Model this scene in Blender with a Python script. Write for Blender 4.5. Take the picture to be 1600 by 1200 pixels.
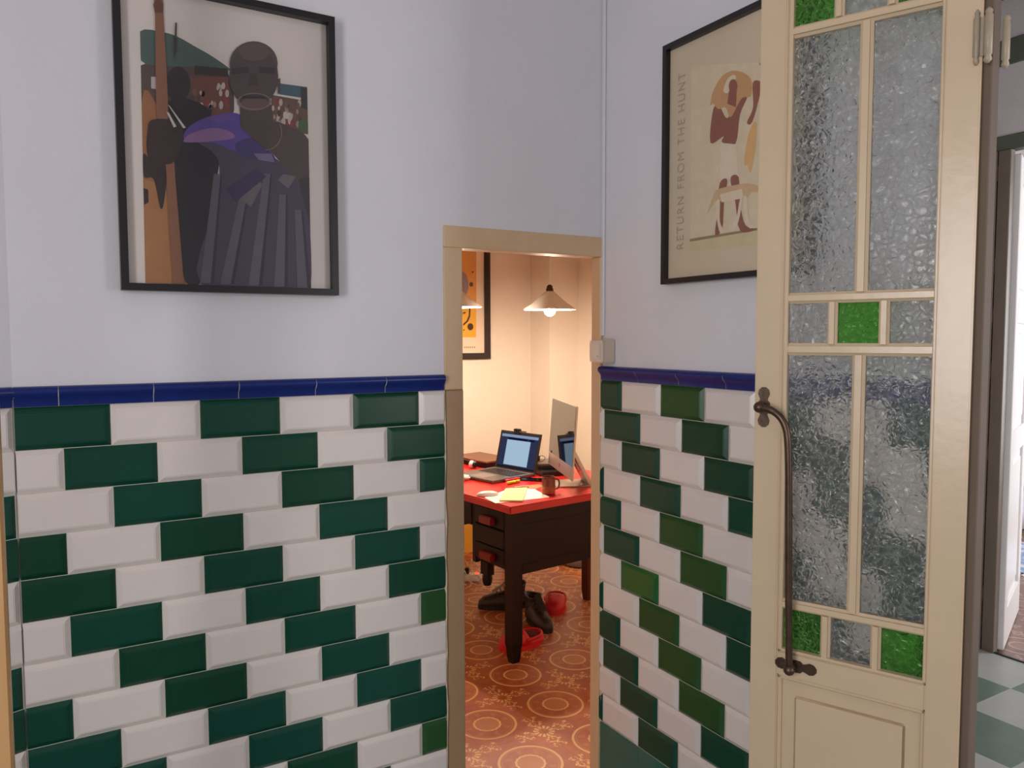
import bpy, bmesh, math, random
from mathutils import Vector, Matrix
random.seed(7)
for o in list(bpy.data.objects): bpy.data.objects.remove(o)
SC = bpy.context.scene
COL = SC.collection
R = math.radians

# ------------------------------------------------------------------ camera
FPX = 1201.0; YAW = 1.03664; PIT = 0.0605927; ROL = -0.00234
CAM = Vector((-1.5777, -2.0701, 1.556))
FW = Vector((math.cos(YAW)*math.cos(PIT), math.sin(YAW)*math.cos(PIT), -math.sin(PIT)))
_r = Vector((math.sin(YAW), -math.cos(YAW), 0)); _u = _r.cross(FW)
RT = _r*math.cos(ROL) + _u*math.sin(ROL); UP = -_r*math.sin(ROL) + _u*math.cos(ROL)
cd = bpy.data.cameras.new('camera'); cam = bpy.data.objects.new('camera', cd); COL.objects.link(cam)
cd.sensor_width = 36; cd.lens = FPX*36/1600; cd.clip_start = .02
cam.matrix_world = Matrix(((RT.x, UP.x, -FW.x, CAM.x), (RT.y, UP.y, -FW.y, CAM.y), (RT.z, UP.z, -FW.z, CAM.z), (0, 0, 0, 1)))
SC.camera = cam
def ray(x, y): return FW*FPX + RT*(x-800) - UP*(y-600)
def hit(x, y, n, d):
    v = ray(x, y); n = Vector(n); return CAM + v*((d - n.dot(CAM))/n.dot(v))
def HA(x, y, d=0): return hit(x, y, (0, 1, 0), d)
def HB(x, y, d=0): return hit(x, y, (1, 0, 0), d)
def HF(x, y, z=0): return hit(x, y, (0, 0, 1), z)

# ------------------------------------------------------------------ world, lights, exposure
w = bpy.data.worlds.new('world'); SC.world = w; w.use_nodes = True
w.node_tree.nodes['Background'].inputs[0].default_value = (.75, .85, 1, 1)
w.node_tree.nodes['Background'].inputs[1].default_value = .6
vs = SC.view_settings; vs.view_transform = 'Standard'; vs.look = 'None'; vs.gamma = 1; vs.exposure = 0.0
try: vs.use_curve_mapping = False
except Exception: pass
def area(name, loc, target, sx, sy, power, col):
    l = bpy.data.lights.new(name, 'AREA'); l.shape = 'RECTANGLE'; l.size = sx; l.size_y = sy; l.energy = power; l.color = col
    o = bpy.data.objects.new(name, l); COL.objects.link(o); o.location = loc
    o.rotation_euler = (Vector(target)-Vector(loc)).to_track_quat('-Z', 'Y').to_euler(); return o
DAY = (1.0, .97, .975)
area('window_daylight', (-3.16, -2.35, 1.7), (0, -2.35, 1.7), 0.9, 1.3, 46, DAY)          # in the window of the left wall
area('added_back_fill', (-2.6, -4.46, 1.6), (-2.6, 0, 1.6), 1.0, 2.0, 4, DAY)            # added fill light, in a made-up window behind the viewer
area('far_room_daylight', (4.6, -1.56, 1.6), (4.6, 1, 1.6), 1.6, 1.8, 120, (.95, .97, 1))  # window of the far room
area('hall_daylight', (1.2, -3.46, 1.7), (1.2, 0, 1.4), 1.2, 1.6, 42, DAY)                 # window at the hall's end

# ------------------------------------------------------------------ materials
def lin(c):
    return tuple(((v/255)/12.92 if v/255 <= .04045 else ((v/255+.055)/1.055)**2.4) for v in c) + (1,)
class NT:
    def __init__(s, name):
        s.m = bpy.data.materials.new(name); s.m.use_nodes = True; s.t = s.m.node_tree
        s.b = s.t.nodes['Principled BSDF']; s.out = s.t.nodes['Material Output']
    def n(s, typ, **kw):
        nd = s.t.nodes.new(typ)
        for k, v in kw.items(): setattr(nd, k, v)
        return nd
    def put(s, sock, v):
        if isinstance(v, bpy.types.NodeSocket): s.t.links.new(v, sock)
        else: sock.default_value = v
    def math(s, op, a, b=0.0, c=None):
        nd = s.n('ShaderNodeMath', operation=op); s.put(nd.inputs[0], a); s.put(nd.inputs[1], b)
        if c is not None: s.put(nd.inputs[2], c)
        return nd.outputs[0]
    def mix(s, f, a, b):
        nd = s.n('ShaderNodeMix', data_type='RGBA'); s.put(nd.inputs[0], f); s.put(nd.inputs[6], a); s.put(nd.inputs[7], b); return nd.outputs[2]
    def coord(s, which='Object'): return s.n('ShaderNodeTexCoord').outputs[which]
    def noise(s, sc, det=3, vec=None, rough=.5):
        nd = s.n('ShaderNodeTexNoise'); nd.inputs['Scale'].default_value = sc; nd.inputs['Detail'].default_value = det; nd.inputs['Roughness'].default_value = rough
        s.t.links.new(vec if vec is not None else s.coord(), nd.inputs['Vector']); return nd.outputs['Fac']
    def ramp(s, f, a, b):
        return s.n_mr(f, a, b)
    def n_mr(s, f, a, b):
        nd = s.n('ShaderNodeMapRange'); s.put(nd.inputs[0], f); nd.inputs[1].default_value = a; nd.inputs[2].default_value = b; return nd.outputs[0]
    def bump(s, h, st=.2, d=.01):
        nd = s.n('ShaderNodeBump'); nd.inputs['Strength'].default_value = st; nd.inputs['Distance'].default_value = d
        s.t.links.new(h, nd.inputs['Height']); s.t.links.new(nd.outputs[0], s.b.inputs['Normal']); return nd.outputs[0]
MATS = {}
def mat(name, c, rough=.5, var=.06, nsc=20, bump=0, bsc=60, metal=0, spec=.5, coat=0, emit=None, est=0, randhue=0, wear=None):
    if name in MATS: return MATS[name]
    t = NT(name); base = lin(c)
    vec = t.coord()
    f = t.noise(nsc, 3, vec)
    dk = tuple(v*(1-var*2) for v in base[:3])+(1,); lt = tuple(min(1, v*(1+var*2)) for v in base[:3])+(1,)
    colr = t.mix(f, dk, lt)
    if randhue:
        oi = t.n('ShaderNodeObjectInfo'); hs = t.n('ShaderNodeHueSaturation')
        t.t.links.new(t.math('MULTIPLY_ADD', oi.outputs['Random'], randhue*.25, .5-randhue*.125), hs.inputs['Hue'])
        t.t.links.new(t.math('MULTIPLY_ADD', oi.outputs['Random'], randhue*2, 1-randhue), hs.inputs['Value'])
        t.t.links.new(colr, hs.inputs['Color']); colr = hs.outputs[0]
    if wear:
        wf = t.n_mr(t.noise(wear[1], 6, vec, .7), wear[2], wear[2]+.04)
        colr = t.mix(wf, colr, lin(wear[0]))
    t.t.links.new(colr, t.b.inputs['Base Color'])
    t.b.inputs['Roughness'].default_value = rough; t.b.inputs['Metallic'].default_value = metal
    t.b.inputs['Specular IOR Level'].default_value = spec; t.b.inputs['Coat Weight'].default_value = coat; t.b.inputs['Coat Roughness'].default_value = .05
    if bump: t.bump(t.noise(bsc, 4, vec), bump, .004)
    if emit is not None:
        t.b.inputs['Emission Color'].default_value = lin(emit); t.b.inputs['Emission Strength'].default_value = est
    MATS[name] = t.m; return t.m
def wood(name, c1, c2, rough=.35, axis=2, sc=6):
    if name in MATS: return MATS[name]
    t = NT(name); mp = t.n('ShaderNodeMapping'); t.t.links.new(t.coord(), mp.inputs[0])
    s = [sc*5]*3; s[axis] = sc*.5; mp.inputs['Scale'].default_value = s
    f = t.noise(1.6, 5, mp.outputs[0], .6)
    t.t.links.new(t.mix(f, lin(c1), lin(c2)), t.b.inputs['Base Color']); t.b.inputs['Roughness'].default_value = rough; t.b.inputs['Specular IOR Level'].default_value = .25
    MATS[name] = t.m; return t.m
PLAST = mat('white_plaster', (217, 214, 218), .75, .02, 5, .25, 90)
PLASTO = mat('office_plaster', (232, 222, 208), .8, .02, 4, .25, 60)
GREEN = mat('green_glaze', (8, 64, 47), .3, .05, 14, .05, 25, randhue=.12, spec=.3)
OLIVE = mat('olive_glaze', (34, 76, 36), .3, .05, 14, .05, 25, spec=.3)
BRIGHTG = mat('leaf_green_glaze', (16, 92, 38), .26, .05, 14, .05, 25)
WHITE = mat('white_glaze', (222, 212, 206), .28, .015, 14, .05, 25, randhue=.03)
BLUE = mat('cobalt_glaze', (18, 38, 108), .28, .12, 30, .05, 25, spec=.35)
GROUT = mat('grout', (196, 186, 172), .9, .1, 40, .4, 120)
CREAM = mat('cream_gloss_paint', (208, 184, 152), .28, .03, 9, .12, 35, wear=((150, 120, 100), 9, .74))
CASE = mat('tan_satin_paint', (208, 176, 138), .45, .04, 10, .2, 40, wear=((120, 95, 70), 14, .75))
BASEG = mat('base_tile_glaze', (36, 100, 90), .2, .08, 10, .05, 20)
BLACKF = mat('black_lacquer', (20, 16, 18), .35, .05, 20)
PAPER = mat('mat_paper', (226, 216, 208), .6, .02, 8)
BRONZE = mat('dark_bronze', (88, 70, 58), .38, .2, 40, .15, 80, metal=.75)
HINGEP = mat('painted_iron', (165, 150, 128), .4, .1, 30, .2, 60)
SWITCHM = mat('ivory_plastic', (224, 208, 192), .35, .02, 30)
WOODD = wood('dark_desk_wood', (16, 6, 5), (30, 11, 9), .5, 2, 8)
WOODR = wood('red_brown_wood', (70, 28, 16), (98, 44, 26), .35, 2, 8)
REDTOP = mat('red_desk_top', (196, 30, 26), .3, .05, 12, .04, 60)
REDH = mat('dark_red_handle', (120, 18, 22), .35, .1, 30)
ALU = mat('aluminium', (190, 178, 168), .3, .02, 40, metal=.7)
GREYAL = mat('space_grey_metal', (110, 100, 96), .38, .03, 40, metal=.6)
BLACKP = mat('black_plastic', (22, 20, 22), .4, .1, 40)
SCRG = mat('black_screen_glass', (8, 8, 10), .04, 0, 10, spec=.8)
WHITEP = mat('white_plastic', (240, 238, 232), .3, .02, 30)
LAMPM = mat('white_enamel', (238, 232, 222), .4, .02, 20)
SHOE = mat('dark_brown_leather', (46, 34, 26), .5, .2, 25, .4, 40)
SOLE = mat('black_rubber', (24, 21, 20), .7, .1, 40)
CLOG = mat('red_foam', (206, 22, 30), .5, .06, 25, .1, 80)
SPRINGY = mat('amber_board', (224, 166, 56), .5, .05, 12)
GREYD = mat('grey_disc_plastic', (128, 124, 122), .4, .05, 20)

def floor_mat(name, base, dark, light, mid):
    t = NT(name); co = t.coord(); sp = t.n('ShaderNodeSeparateXYZ'); t.t.links.new(co, sp.inputs[0])
    x, y = sp.outputs[0], sp.outputs[1]
    r = t.math('SQRT', t.math('ADD', t.math('MULTIPLY', x, x), t.math('MULTIPLY', y, y)))
    def band(v, c, hw, soft=.0015):
        return t.n_mr(t.math('ABSOLUTE', t.math('SUBTRACT', v, c)), hw+soft, hw)
    ax, ay = t.math('SUBTRACT', .165, t.math('ABSOLUTE', x)), t.math('SUBTRACT', .165, t.math('ABSOLUTE', y))
    rc = t.math('SQRT', t.math('ADD', t.math('MULTIPLY', ax, ax), t.math('MULTIPLY', ay, ay)))
    th = t.math('ARCTAN2', ay, ax); thc = t.math('ARCTAN2', y, x)
    pet = t.math('COSINE', t.math('MULTIPLY', th, 12))
    ros = t.math('MULTIPLY', band(rc, .031, .010), t.n_mr(pet, -.7, .1))
    # leafy sprays running out from each rosette along the joints
    mn, mx = t.math('MINIMUM', ax, ay), t.math('MAXIMUM', ax, ay)
    wob = t.math('MULTIPLY', t.math('ABSOLUTE', t.math('SINE', t.math('MULTIPLY', mx, 70))), .024)
    lf = t.math('LESS_THAN', t.math('ABSOLUTE', t.math('SUBTRACT', mn, wob)), .008)
    stem = t.math('LESS_THAN', mn, .0022)
    lf = t.math('MULTIPLY', t.math('MAXIMUM', lf, stem), t.math('MULTIPLY', t.math('GREATER_THAN', mx, .042), t.math('LESS_THAN', mx, .122)))
    vn = t.noise(90, 3, co)
    lf = t.math('MULTIPLY', lf, t.n_mr(vn, .44, .54))
    ringn = t.math('MULTIPLY', band(r, .083, .012), t.n_mr(t.math('MULTIPLY', t.math('COSINE', t.math('MULTIPLY', thc, 8)), t.noise(60, 2, co)), .2, .4))
    scal = t.math('ADD', r, t.math('MULTIPLY', t.math('COSINE', t.math('MULTIPLY', thc, 16)), .0012))
    lines = t.math('MAXIMUM', band(r, .116, .0042), band(scal, .053, .0034))
    n = t.noise(16, 5, co); n2 = t.noise(5, 3, t.n('ShaderNodeNewGeometry').outputs['Position'])
    col = t.mix(t.n_mr(t.math('ADD', n, n2), .7, 1.3), lin(dark), lin(base))
    col = t.mix(t.math('MULTIPLY', t.math('LESS_THAN', r, .05), .55), col, lin(mid))
    col = t.mix(t.math('MULTIPLY', ringn, .4), col, lin(mid))
    col = t.mix(t.math('MULTIPLY', band(r, .104, .003), .4), col, lin(mid))
    col = t.mix(t.math('MULTIPLY', t.math('MAXIMUM', lines, t.math('MAXIMUM', ros, lf)), .92), col, lin(light))
    t.t.links.new(col, t.b.inputs['Base Color']); t.b.inputs['Roughness'].default_value = .38
    return t.m
FLOORO = floor_mat('patterned_cement_tile', (186, 98, 52), (152, 70, 36), (228, 182, 118), (196, 130, 76))
FLOORF = floor_mat('patterned_cement_tile_brown', (140, 112, 98), (112, 88, 78), (186, 160, 142), (150, 122, 106))
TG = mat('green_grey_cement', (88, 108, 96), .35, .12, 8); TW = mat('pale_grey_cement', (158, 160, 154), .35, .06, 8)

def glass_mat(name, c, st=1.0, veil=.09):
    t = NT(name); t.t.nodes.remove(t.b)
    g = t.n('ShaderNodeBsdfGlass'); g.inputs['Color'].default_value = c; g.inputs['Roughness'].default_value = .08; g.inputs['IOR'].default_value = 1.33
    co = t.coord('Generated') if False else t.n('ShaderNodeNewGeometry').outputs['Position']
    nd = t.n('ShaderNodeTexNoise'); nd.inputs['Scale'].default_value = 45; nd.inputs['Detail'].default_value = 1; t.t.links.new(co, nd.inputs['Vector'])
    ad = t.n('ShaderNodeVectorMath', operation='MULTIPLY_ADD'); t.t.links.new(nd.outputs['Color'], ad.inputs[0]); ad.inputs[1].default_value = (.03, .03, .03); t.t.links.new(co, ad.inputs[2])
    v = t.n('ShaderNodeTexVoronoi', feature='DISTANCE_TO_EDGE'); v.inputs['Scale'].default_value = 60; t.t.links.new(ad.outputs[0], v.inputs['Vector'])
    h = t.math('SMOOTH_MIN', v.outputs['Distance'], .22, .15)
    bp = t.n('ShaderNodeBump'); bp.inputs['Strength'].default_value = st; bp.inputs['Distance'].default_value = .007
    t.t.links.new(h, bp.inputs['Height']); t.t.links.new(bp.outputs[0], g.inputs['Normal'])
    df = t.n('ShaderNodeBsdfDiffuse'); tl_ = t.n('ShaderNodeBsdfTranslucent'); vc = tuple(v*.9 for v in c[:3])+(1,)
    df.inputs[0].default_value = vc; tl_.inputs[0].default_value = vc
    for q_ in (df, tl_): t.t.links.new(bp.outputs[0], q_.inputs['Normal'])
    a_ = t.n('ShaderNodeMixShader'); a_.inputs[0].default_value = .4; t.t.links.new(df.outputs[0], a_.inputs[1]); t.t.links.new(tl_.outputs[0], a_.inputs[2])
    b_ = t.n('ShaderNodeMixShader'); t.t.links.new(t.math('MULTIPLY_ADD', t.n_mr(v.outputs['Distance'], .12, .0), .15, veil), b_.inputs[0]); t.t.links.new(g.outputs[0], b_.inputs[1]); t.t.links.new(a_.outputs[0], b_.inputs[2])  # extra pale veil on the crinkle ridges stands in for their reflections
    t.t.links.new(b_.outputs[0], t.out.inputs[0])
    return t.m
GLASSC = glass_mat('clear_hammered_glass', (.93, .95, .94, 1))
GLASSG = glass_mat('green_hammered_glass', (.42, .82, .30, 1))
def picture_glass():
    t = NT('picture_glass'); t.t.nodes.remove(t.b)
    a = t.n('ShaderNodeBsdfTransparent'); g = t.n('ShaderNodeBsdfGlossy'); g.inputs['Roughness'].default_value = .03
    fr = t.n('ShaderNodeFresnel'); fr.inputs['IOR'].default_value = 1.45; m = t.n('ShaderNodeMixShader')
    t.t.links.new(fr.outputs[0], m.inputs[0]); t.t.links.new(a.outputs[0], m.inputs[1]); t.t.links.new(g.outputs[0], m.inputs[2]); t.t.links.new(m.outputs[0], t.out.inputs[0]); return t.m
PGLASS = picture_glass()
def emis(name, c, s):
    t = NT(name); e = t.n('ShaderNodeEmission'); e.inputs[0].default_value = lin(c); e.inputs[1].default_value = s
    t.t.links.new(e.outputs[0], t.out.inputs[0]); return t.m

# ------------------------------------------------------------------ mesh helpers
class MB:
    def __init__(s): s.bm = bmesh.new()
    def box(s, a, b, bev=0, seg=1):
        x0, y0, z0 = [min(p, q) for p, q in zip(a, b)]; x1, y1, z1 = [max(p, q) for p, q in zip(a, b)]
        v = [s.bm.verts.new(p) for p in ((x0,y0,z0),(x1,y0,z0),(x1,y1,z0),(x0,y1,z0),(x0,y0,z1),(x1,y0,z1),(x1,y1,z1),(x0,y1,z1))]
        fs = [s.bm.faces.new([v[i] for i in f]) for f in ((3,2,1,0),(4,5,6,7),(0,1,5,4),(1,2,6,5),(2,3,7,6),(3,0,4,7))]
        if bev:
            es = list({e for f in fs for e in f.edges})
            bmesh.ops.bevel(s.bm, geom=es, offset=bev, segments=seg, affect='EDGES')
        return s
    def prism(s, pts, d):
        """pts: planar polygon (3D), d: extrusion vector"""
        d = Vector(d); a = [s.bm.verts.new(p) for p in pts]; b = [s.bm.verts.new(Vector(p)+d) for p in pts]
        s.bm.faces.new(a); s.bm.faces.new(b[::-1]); n = len(a)
        for i in range(n): s.bm.faces.new((a[i], b[i], b[(i+1) % n], a[(i+1) % n]))
        return s
    def rings(s, rs, cap=True, closed=True):
        vr = [[s.bm.verts.new(p) for p in r] for r in rs]
        n = len(vr[0])
        for i in range(len(vr)-1):
            for j in range(n if closed else n-1):
                s.bm.faces.new((vr[i][j], vr[i][(j+1) % n], vr[i+1][(j+1) % n], vr[i+1][j]))
        if cap: s.bm.faces.new(vr[0][::-1]); s.bm.faces.new(vr[-1])
        return s
    def lathe(s, prof, c=(0,0,0), n=24, axis=(0,0,1), cap=True):
        q = Vector((0,0,1)).rotation_difference(Vector(axis)); c = Vector(c)
        return s.rings([[c + q @ Vector((r*math.cos(2*math.pi*k/n), r*math.sin(2*math.pi*k/n), h)) for k in range(n)] for r, h in prof], cap)
    def tube(s, pts, r, n=8):
        pts = [Vector(p) for p in pts]; rs = []; up = None
        for i, p in enumerate(pts):
            t = (pts[min(i+1, len(pts)-1)] - pts[max(i-1, 0)]).normalized()
            if up is None: up = t.orthogonal().normalized()
            up = (up - t*up.dot(t)).normalized(); sd = t.cross(up)
            rr = r[i] if isinstance(r, (list, tuple)) else r
            rs.append([p + up*rr*math.cos(2*math.pi*k/n) + sd*rr*math.sin(2*math.pi*k/n) for k in range(n)])
        return s.rings(rs)
    def sphere(s, c, r, sc=(1,1,1), n=16):
        m = Matrix.Translation(c) @ Matrix.Diagonal((*sc, 1)); bmesh.ops.create_uvsphere(s.bm, u_segments=n, v_segments=max(6, n//2), radius=r, matrix=m); return s
    def poly(s, pts, mi=0):
        f = s.bm.faces.new([s.bm.verts.new(p) for p in pts]); f.material_index = mi; return s
    def build(s, name, m, parent=None, smooth=False, loc=None, rotz=0):
        bmesh.ops.recalc_face_normals(s.bm, faces=s.bm.faces)
        me = bpy.data.meshes.new(name); s.bm.to_mesh(me); s.bm.free()
        for x in (m if isinstance(m, (list, tuple)) else [m]): me.materials.append(x)
        if smooth: me.shade_smooth()
        return link(name, me, parent, loc, rotz)
def link(name, data, parent=None, loc=None, rotz=0):
    o = bpy.data.objects.new(name, data); COL.objects.link(o)
    if parent: o.parent = parent
    if loc is not None: o.location = loc
    o.rotation_euler.z = rotz
    return o
def tag(o, label, cat, group=None):
    o['label'] = label; o['category'] = cat
    if group: o['group'] = group
    return o
def thing(name, label, cat, loc=(0,0,0), rotz=0, group=None):
    return tag(link(name, None, None, loc, rotz), label, cat, group)
def struct(o, label=None, cat='structure'):
    o['kind'] = 'structure'
    if label: o['label'] = label; o['category'] = cat
    return o
def srt(pts, n=6):
    """smooth a polyline (Catmull-Rom)"""
    P = [Vector(p) for p in pts]; P = [2*P[0]-P[1]] + P + [2*P[-1]-P[-2]]; out = []
    for i in range(1, len(P)-2):
        for k in range(n):
            t = k/n; a, b, c, d = P[i-1:i+3]
            out.append(.5*((2*b) + (c-a)*t + (2*a-5*b+4*c-d)*t*t + (3*b-a-3*c+d)*t**3))
    return out + [P[-2]]

# ================================================================== SETTING
HCEIL = 3.15
# --- wall with the tiled dado and the office doorway (plane y = 0)
DX0, DX1 = -0.588, 0.0          # casing outer edges
wl = MB()
wl.box((-1.667, 0, 0), (DX0, .05, HCEIL)).box((DX0, 0, 1.885), (.10, .05, HCEIL)).box((0, 0, 0), (.10, .05, 1.885))
wl = struct(wl.build('wall_left', PLAST), 'white plastered wall with tiled dado beside the office doorway', 'wall')
wr = MB(); wr.box((0, -1.195, 0), (.088, 0, HCEIL)); wr.box((0, -2.15, 2.5), (.088, -1.195, HCEIL)); wr.box((0, -4.5, 0), (.10, -2.15, HCEIL))
wr = struct(wr.build('wall_right', PLAST), 'white plastered wall behind the open glazed door, tiled below', 'wall')
TR = R(20); wt = MB(); wt.prism([(-1.667, 0, 0), (-1.667-.2*math.cos(TR), -.2*math.sin(TR), 0), (-1.667-.2*math.cos(TR), .05, 0), (-1.667, .05, 0)], (0, 0, HCEIL))
wt = struct(wt.build('wall_return', PLAST), 'short angled wall with tiled dado at the wall corner', 'wall')
# other walls of the room (behind the camera)
def walls_box(name, boxes, m, label): 
    b = MB()
    for a, c in boxes: b.box(a, c)
    return struct(b.build(name, m), label, 'wall')
walls_box('wall_window', [((-3.3,-4.5,0),(-3.2,-3.1,HCEIL)), ((-3.3,-1.6,0),(-3.2,-.07,HCEIL)), ((-3.3,-3.1,0),(-3.2,-1.6,.95)), ((-3.3,-3.1,2.45),(-3.2,-1.6,HCEIL))], PLAST, 'white wall holding the window of the room')
walls_box('wall_stub_side', [((-3.3,-.07,0),(-1.856,.05,HCEIL))], PLAST, 'white wall continuing past the angled corner')
walls_box('wall_behind', [((-3.3,-4.6,0),(-3.1,-4.5,HCEIL)), ((-2.1,-4.6,0),(.1,-4.5,HCEIL)), ((-3.1,-4.6,2.65),(-2.1,-4.5,HCEIL)), ((-3.1,-4.6,0),(-2.1,-4.5,.55))], PLAST, 'white wall behind the viewer with an opening added for fill light')
struct(MB().box((-3.3,-4.6,HCEIL),(.1,.05,HCEIL+.1)).build('ceiling', PLAST), 'white plaster ceiling of the tiled room', 'ceiling')
def wframe(name, x0, x1, z0, z1, fixed, axis, label):
    t = link(name, None); struct(t, label, 'window')
    def bx(a0, a1, b0, b1, nm):
        if axis == 'x': q = MB().box((fixed, a0, b0), (fixed+.05, a1, b1), .004)
        else: q = MB().box((a0, fixed, b0), (a1, fixed+.05, b1), .004)
        q.build(nm, CREAM, t)
    bx(x0, x0+.05, z0, z1, 'frame_post'); bx(x1-.05, x1, z0, z1, 'frame_post'); bx(x0, x1, z0, z0+.05, 'frame_rail'); bx(x0, x1, z1-.05, z1, 'frame_rail'); 
    m = (x0+x1)/2; bx(m-.02, m+.02, z0, z1, 'mullion')
wframe('window_1', -3.1, -1.6, .95, 2.45, -3.27, 'x', 'cream framed window that lights the tiled room')
wframe('fill_window', -3.1, -2.1, .55, 2.65, -4.58, 'y', 'cream framed window added for the fill light behind the viewer')  # unseen window, added to hold the back fill light

# --- tiles
TB = {}
def tile_mesh(wd, ht, bl, br, m):
    k = (round(wd, 4), round(ht, 4), bl, br, m.name)
    if k in TB: return TB[k]
    g = .0008; x0, x1, z0, z1 = g, wd-g, g, ht-g; e = .003; d = .0115; s = .012
    bm = bmesh.new()
    r0 = [(x0,0,z0),(x1,0,z0),(x1,0,z1),(x0,0,z1)]
    r1 = [(x,-e,z) for x,_,z in r0]
    xl, xr = x0+(s if bl else .001), x1-(s if br else .001)
    r2 = [(xl,-d,z0+s),(xr,-d,z0+s),(xr,-d,z1-s),(xl,-d,z1-s)]
    V = [[bm.verts.new(p) for p in r] for r in (r0, r1, r2)]
    for i in (0, 1):
        for j in range(4): bm.faces.new((V[i][j], V[i][(j+1)%4], V[i+1][(j+1)%4], V[i+1][j]))
    bm.faces.new(V[2])
    bmesh.ops.bevel(bm, geom=list({e_ for e_ in bm.faces[-1].edges} if False else [e_ for e_ in bm.edges if all(abs(v.co.y+d) < 1e-6 for v in e_.verts)]), offset=.0016, segments=2, affect='EDGES')
    bmesh.ops.recalc_face_normals(bm, faces=bm.faces)
    me = bpy.data.meshes.new('tile'); bm.to_mesh(me); bm.free(); me.materials.append(m); TB[k] = me; return me
TRP = [(0,0),(0,.0085),(.016,.0105),(.024,.0185),(.031,.0235),(.039,.0235),(.0445,.018),(.0465,.008),(.0465,0)]
def trim_mesh(wd):
    k = ('trim', round(wd, 4))
    if k in TB: return TB[k]
    bm = bmesh.new(); g = .0010; A = [bm.verts.new((g, -o, z)) for z, o in TRP]; B_ = [bm.verts.new((wd-g, -o, z)) for z, o in TRP]
    for i in range(len(A)-1): bm.faces.new((A[i], B_[i], B_[i+1], A[i+1]))
    bm.faces.new(A); bm.faces.new(B_[::-1]); bmesh.ops.recalc_face_normals(bm, faces=bm.faces)
    me = bpy.data.meshes.new('border_tile'); bm.to_mesh(me); bm.free(); me.materials.append(BLUE)
    me.shade_smooth(); me.set_sharp_from_angle(angle=R(50)); TB[k] = me; return me
def dado(parent, origin, rotz, u0, u1, ub, pu, zt, pz, kfun, variants, trim_off, nrows=12):
    """u runs right along the wall from origin; half-tile grid lines at ub + k*pu"""
    rz = Matrix.Rotation(rotz, 3, 'Z')
    def put(name, me, u, z): 
        o = link(name, me, parent, Vector(origin) + rz @ Vector((u, 0, 0)) + Vector((0, 0, z)), rotz); return o
    for r in range(1, nrows+1):
        k = -40
        while kfun(k, r) is None: k += 1
        while ub + k*pu < u1:
            a, b = ub+k*pu, ub+(k+2)*pu
            if b > u0 + .004:
                aa, bb = max(a, u0), min(b, u1)
                if bb-aa > .006:
                    m = GREEN if kfun(k, r) else WHITE
                    m = variants.get((r, k), m)
                    put('tile', tile_mesh(bb-aa, pz, aa == a, bb == b, m), aa, zt-r*pz)
            k += 2
    # glazed border on top
    a = trim_off
    while a > u0: a -= 2*pu
    while a < u1:
        aa, bb = max(a, u0), min(a+2*pu, u1)
        if bb-aa > .004: put('border_tile', trim_mesh(bb-aa), aa, zt)
        a += 2*pu
    g = MB(); g.rings([[(u0, -max(o-.0012, 0), z_+(-.0 if z_ < .02 else -.0012)) for z_, o in TRP], [(u1, -max(o-.0012, 0), z_+(-.0 if z_ < .02 else -.0012)) for z_, o in TRP]]); g.build('border_grout', GROUT, parent, False, Vector(origin)+Vector((0, 0, zt)), rotz)
    # base tiles
    zb = zt-nrows*pz; a = u0
    while a < u1-.01:
        bb = min(a+.2, u1); q = MB().box((.0008, -.007, .0008), (bb-a-.0008, 0, zb-.0008), .0015); 
        bmesh.ops.recalc_face_normals(q.bm, faces=q.bm.faces)
        me = bpy.data.meshes.new('base_tile'); q.bm.to_mesh(me); q.bm.free(); me.materials.append(BASEG); put('base_tile', me, a, 0); a = bb
    g = MB().box((u0, -.0030, 0), (u1, .0005, zt+.002)); g.build('grout_bed', GROUT, parent, False, origin, rotz)
def kA(k, r):
    if (k - (r-3)) % 2: return None
    return (k-(r-3)) % 4 == 0
def kB(k, r):
    if (k - (r-2)) % 2: return None
    return (k-(r-2)) % 4 == 0
dado(wl, (0, 0, 0), 0, -1.667, DX0-.004, -1.472, .1, 1.40, .1, kA, {(7, 8): OLIVE, (11, 8): OLIVE}, -1.578)
# wall_right: u = -y
PB = .0928
dado(wr, (0, 0, 0), -math.pi/2, .004, 1.19, .0165, PB, 1.4130, .09813, kB,
     {(1,3): OLIVE, (5,3): OLIVE, (7,1): BRIGHTG, (2,4): MATS['green_glaze'], (6,4): OLIVE, (8,2): OLIVE, (9,3): OLIVE, (10,4): OLIVE, (3,1): GREEN, (10,8): BRIGHTG}, .008)
# return wall: facing +x, u = +y ; unfold pattern round the corner
dado(wt, (-1.667, 0, 0), TR, -.15, -.0035, .195, .1, 1.40, .1, kA, {}, .089)

# --- casing of the office doorway
tr = link('trim_1', None); struct(tr, 'chipped tan painted casing round the office doorway', 'door frame')
MB().box((DX0, -.006, 1.40), (-.528, .06, 1.822), .002).build('casing_post', CASE, tr)
MB().box((DX0+.004, .000, 0), (-.523, .06, 1.40), .003).build('casing_post', mat('tan_paint_shaded', (170, 138, 106), .4, .05, 10, .2, 40), tr)  # darker copy of the casing tan: shade beside the tile edge put into colour
MB().box((DX0, -.006, 1.822), (-.001, .06, 1.886), .002).build('casing_head', CASE, tr)
MB().box((-.013, -.004, 0), (-.001, .045, 1.822), .002).build('casing_post', CASE, tr)
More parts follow.
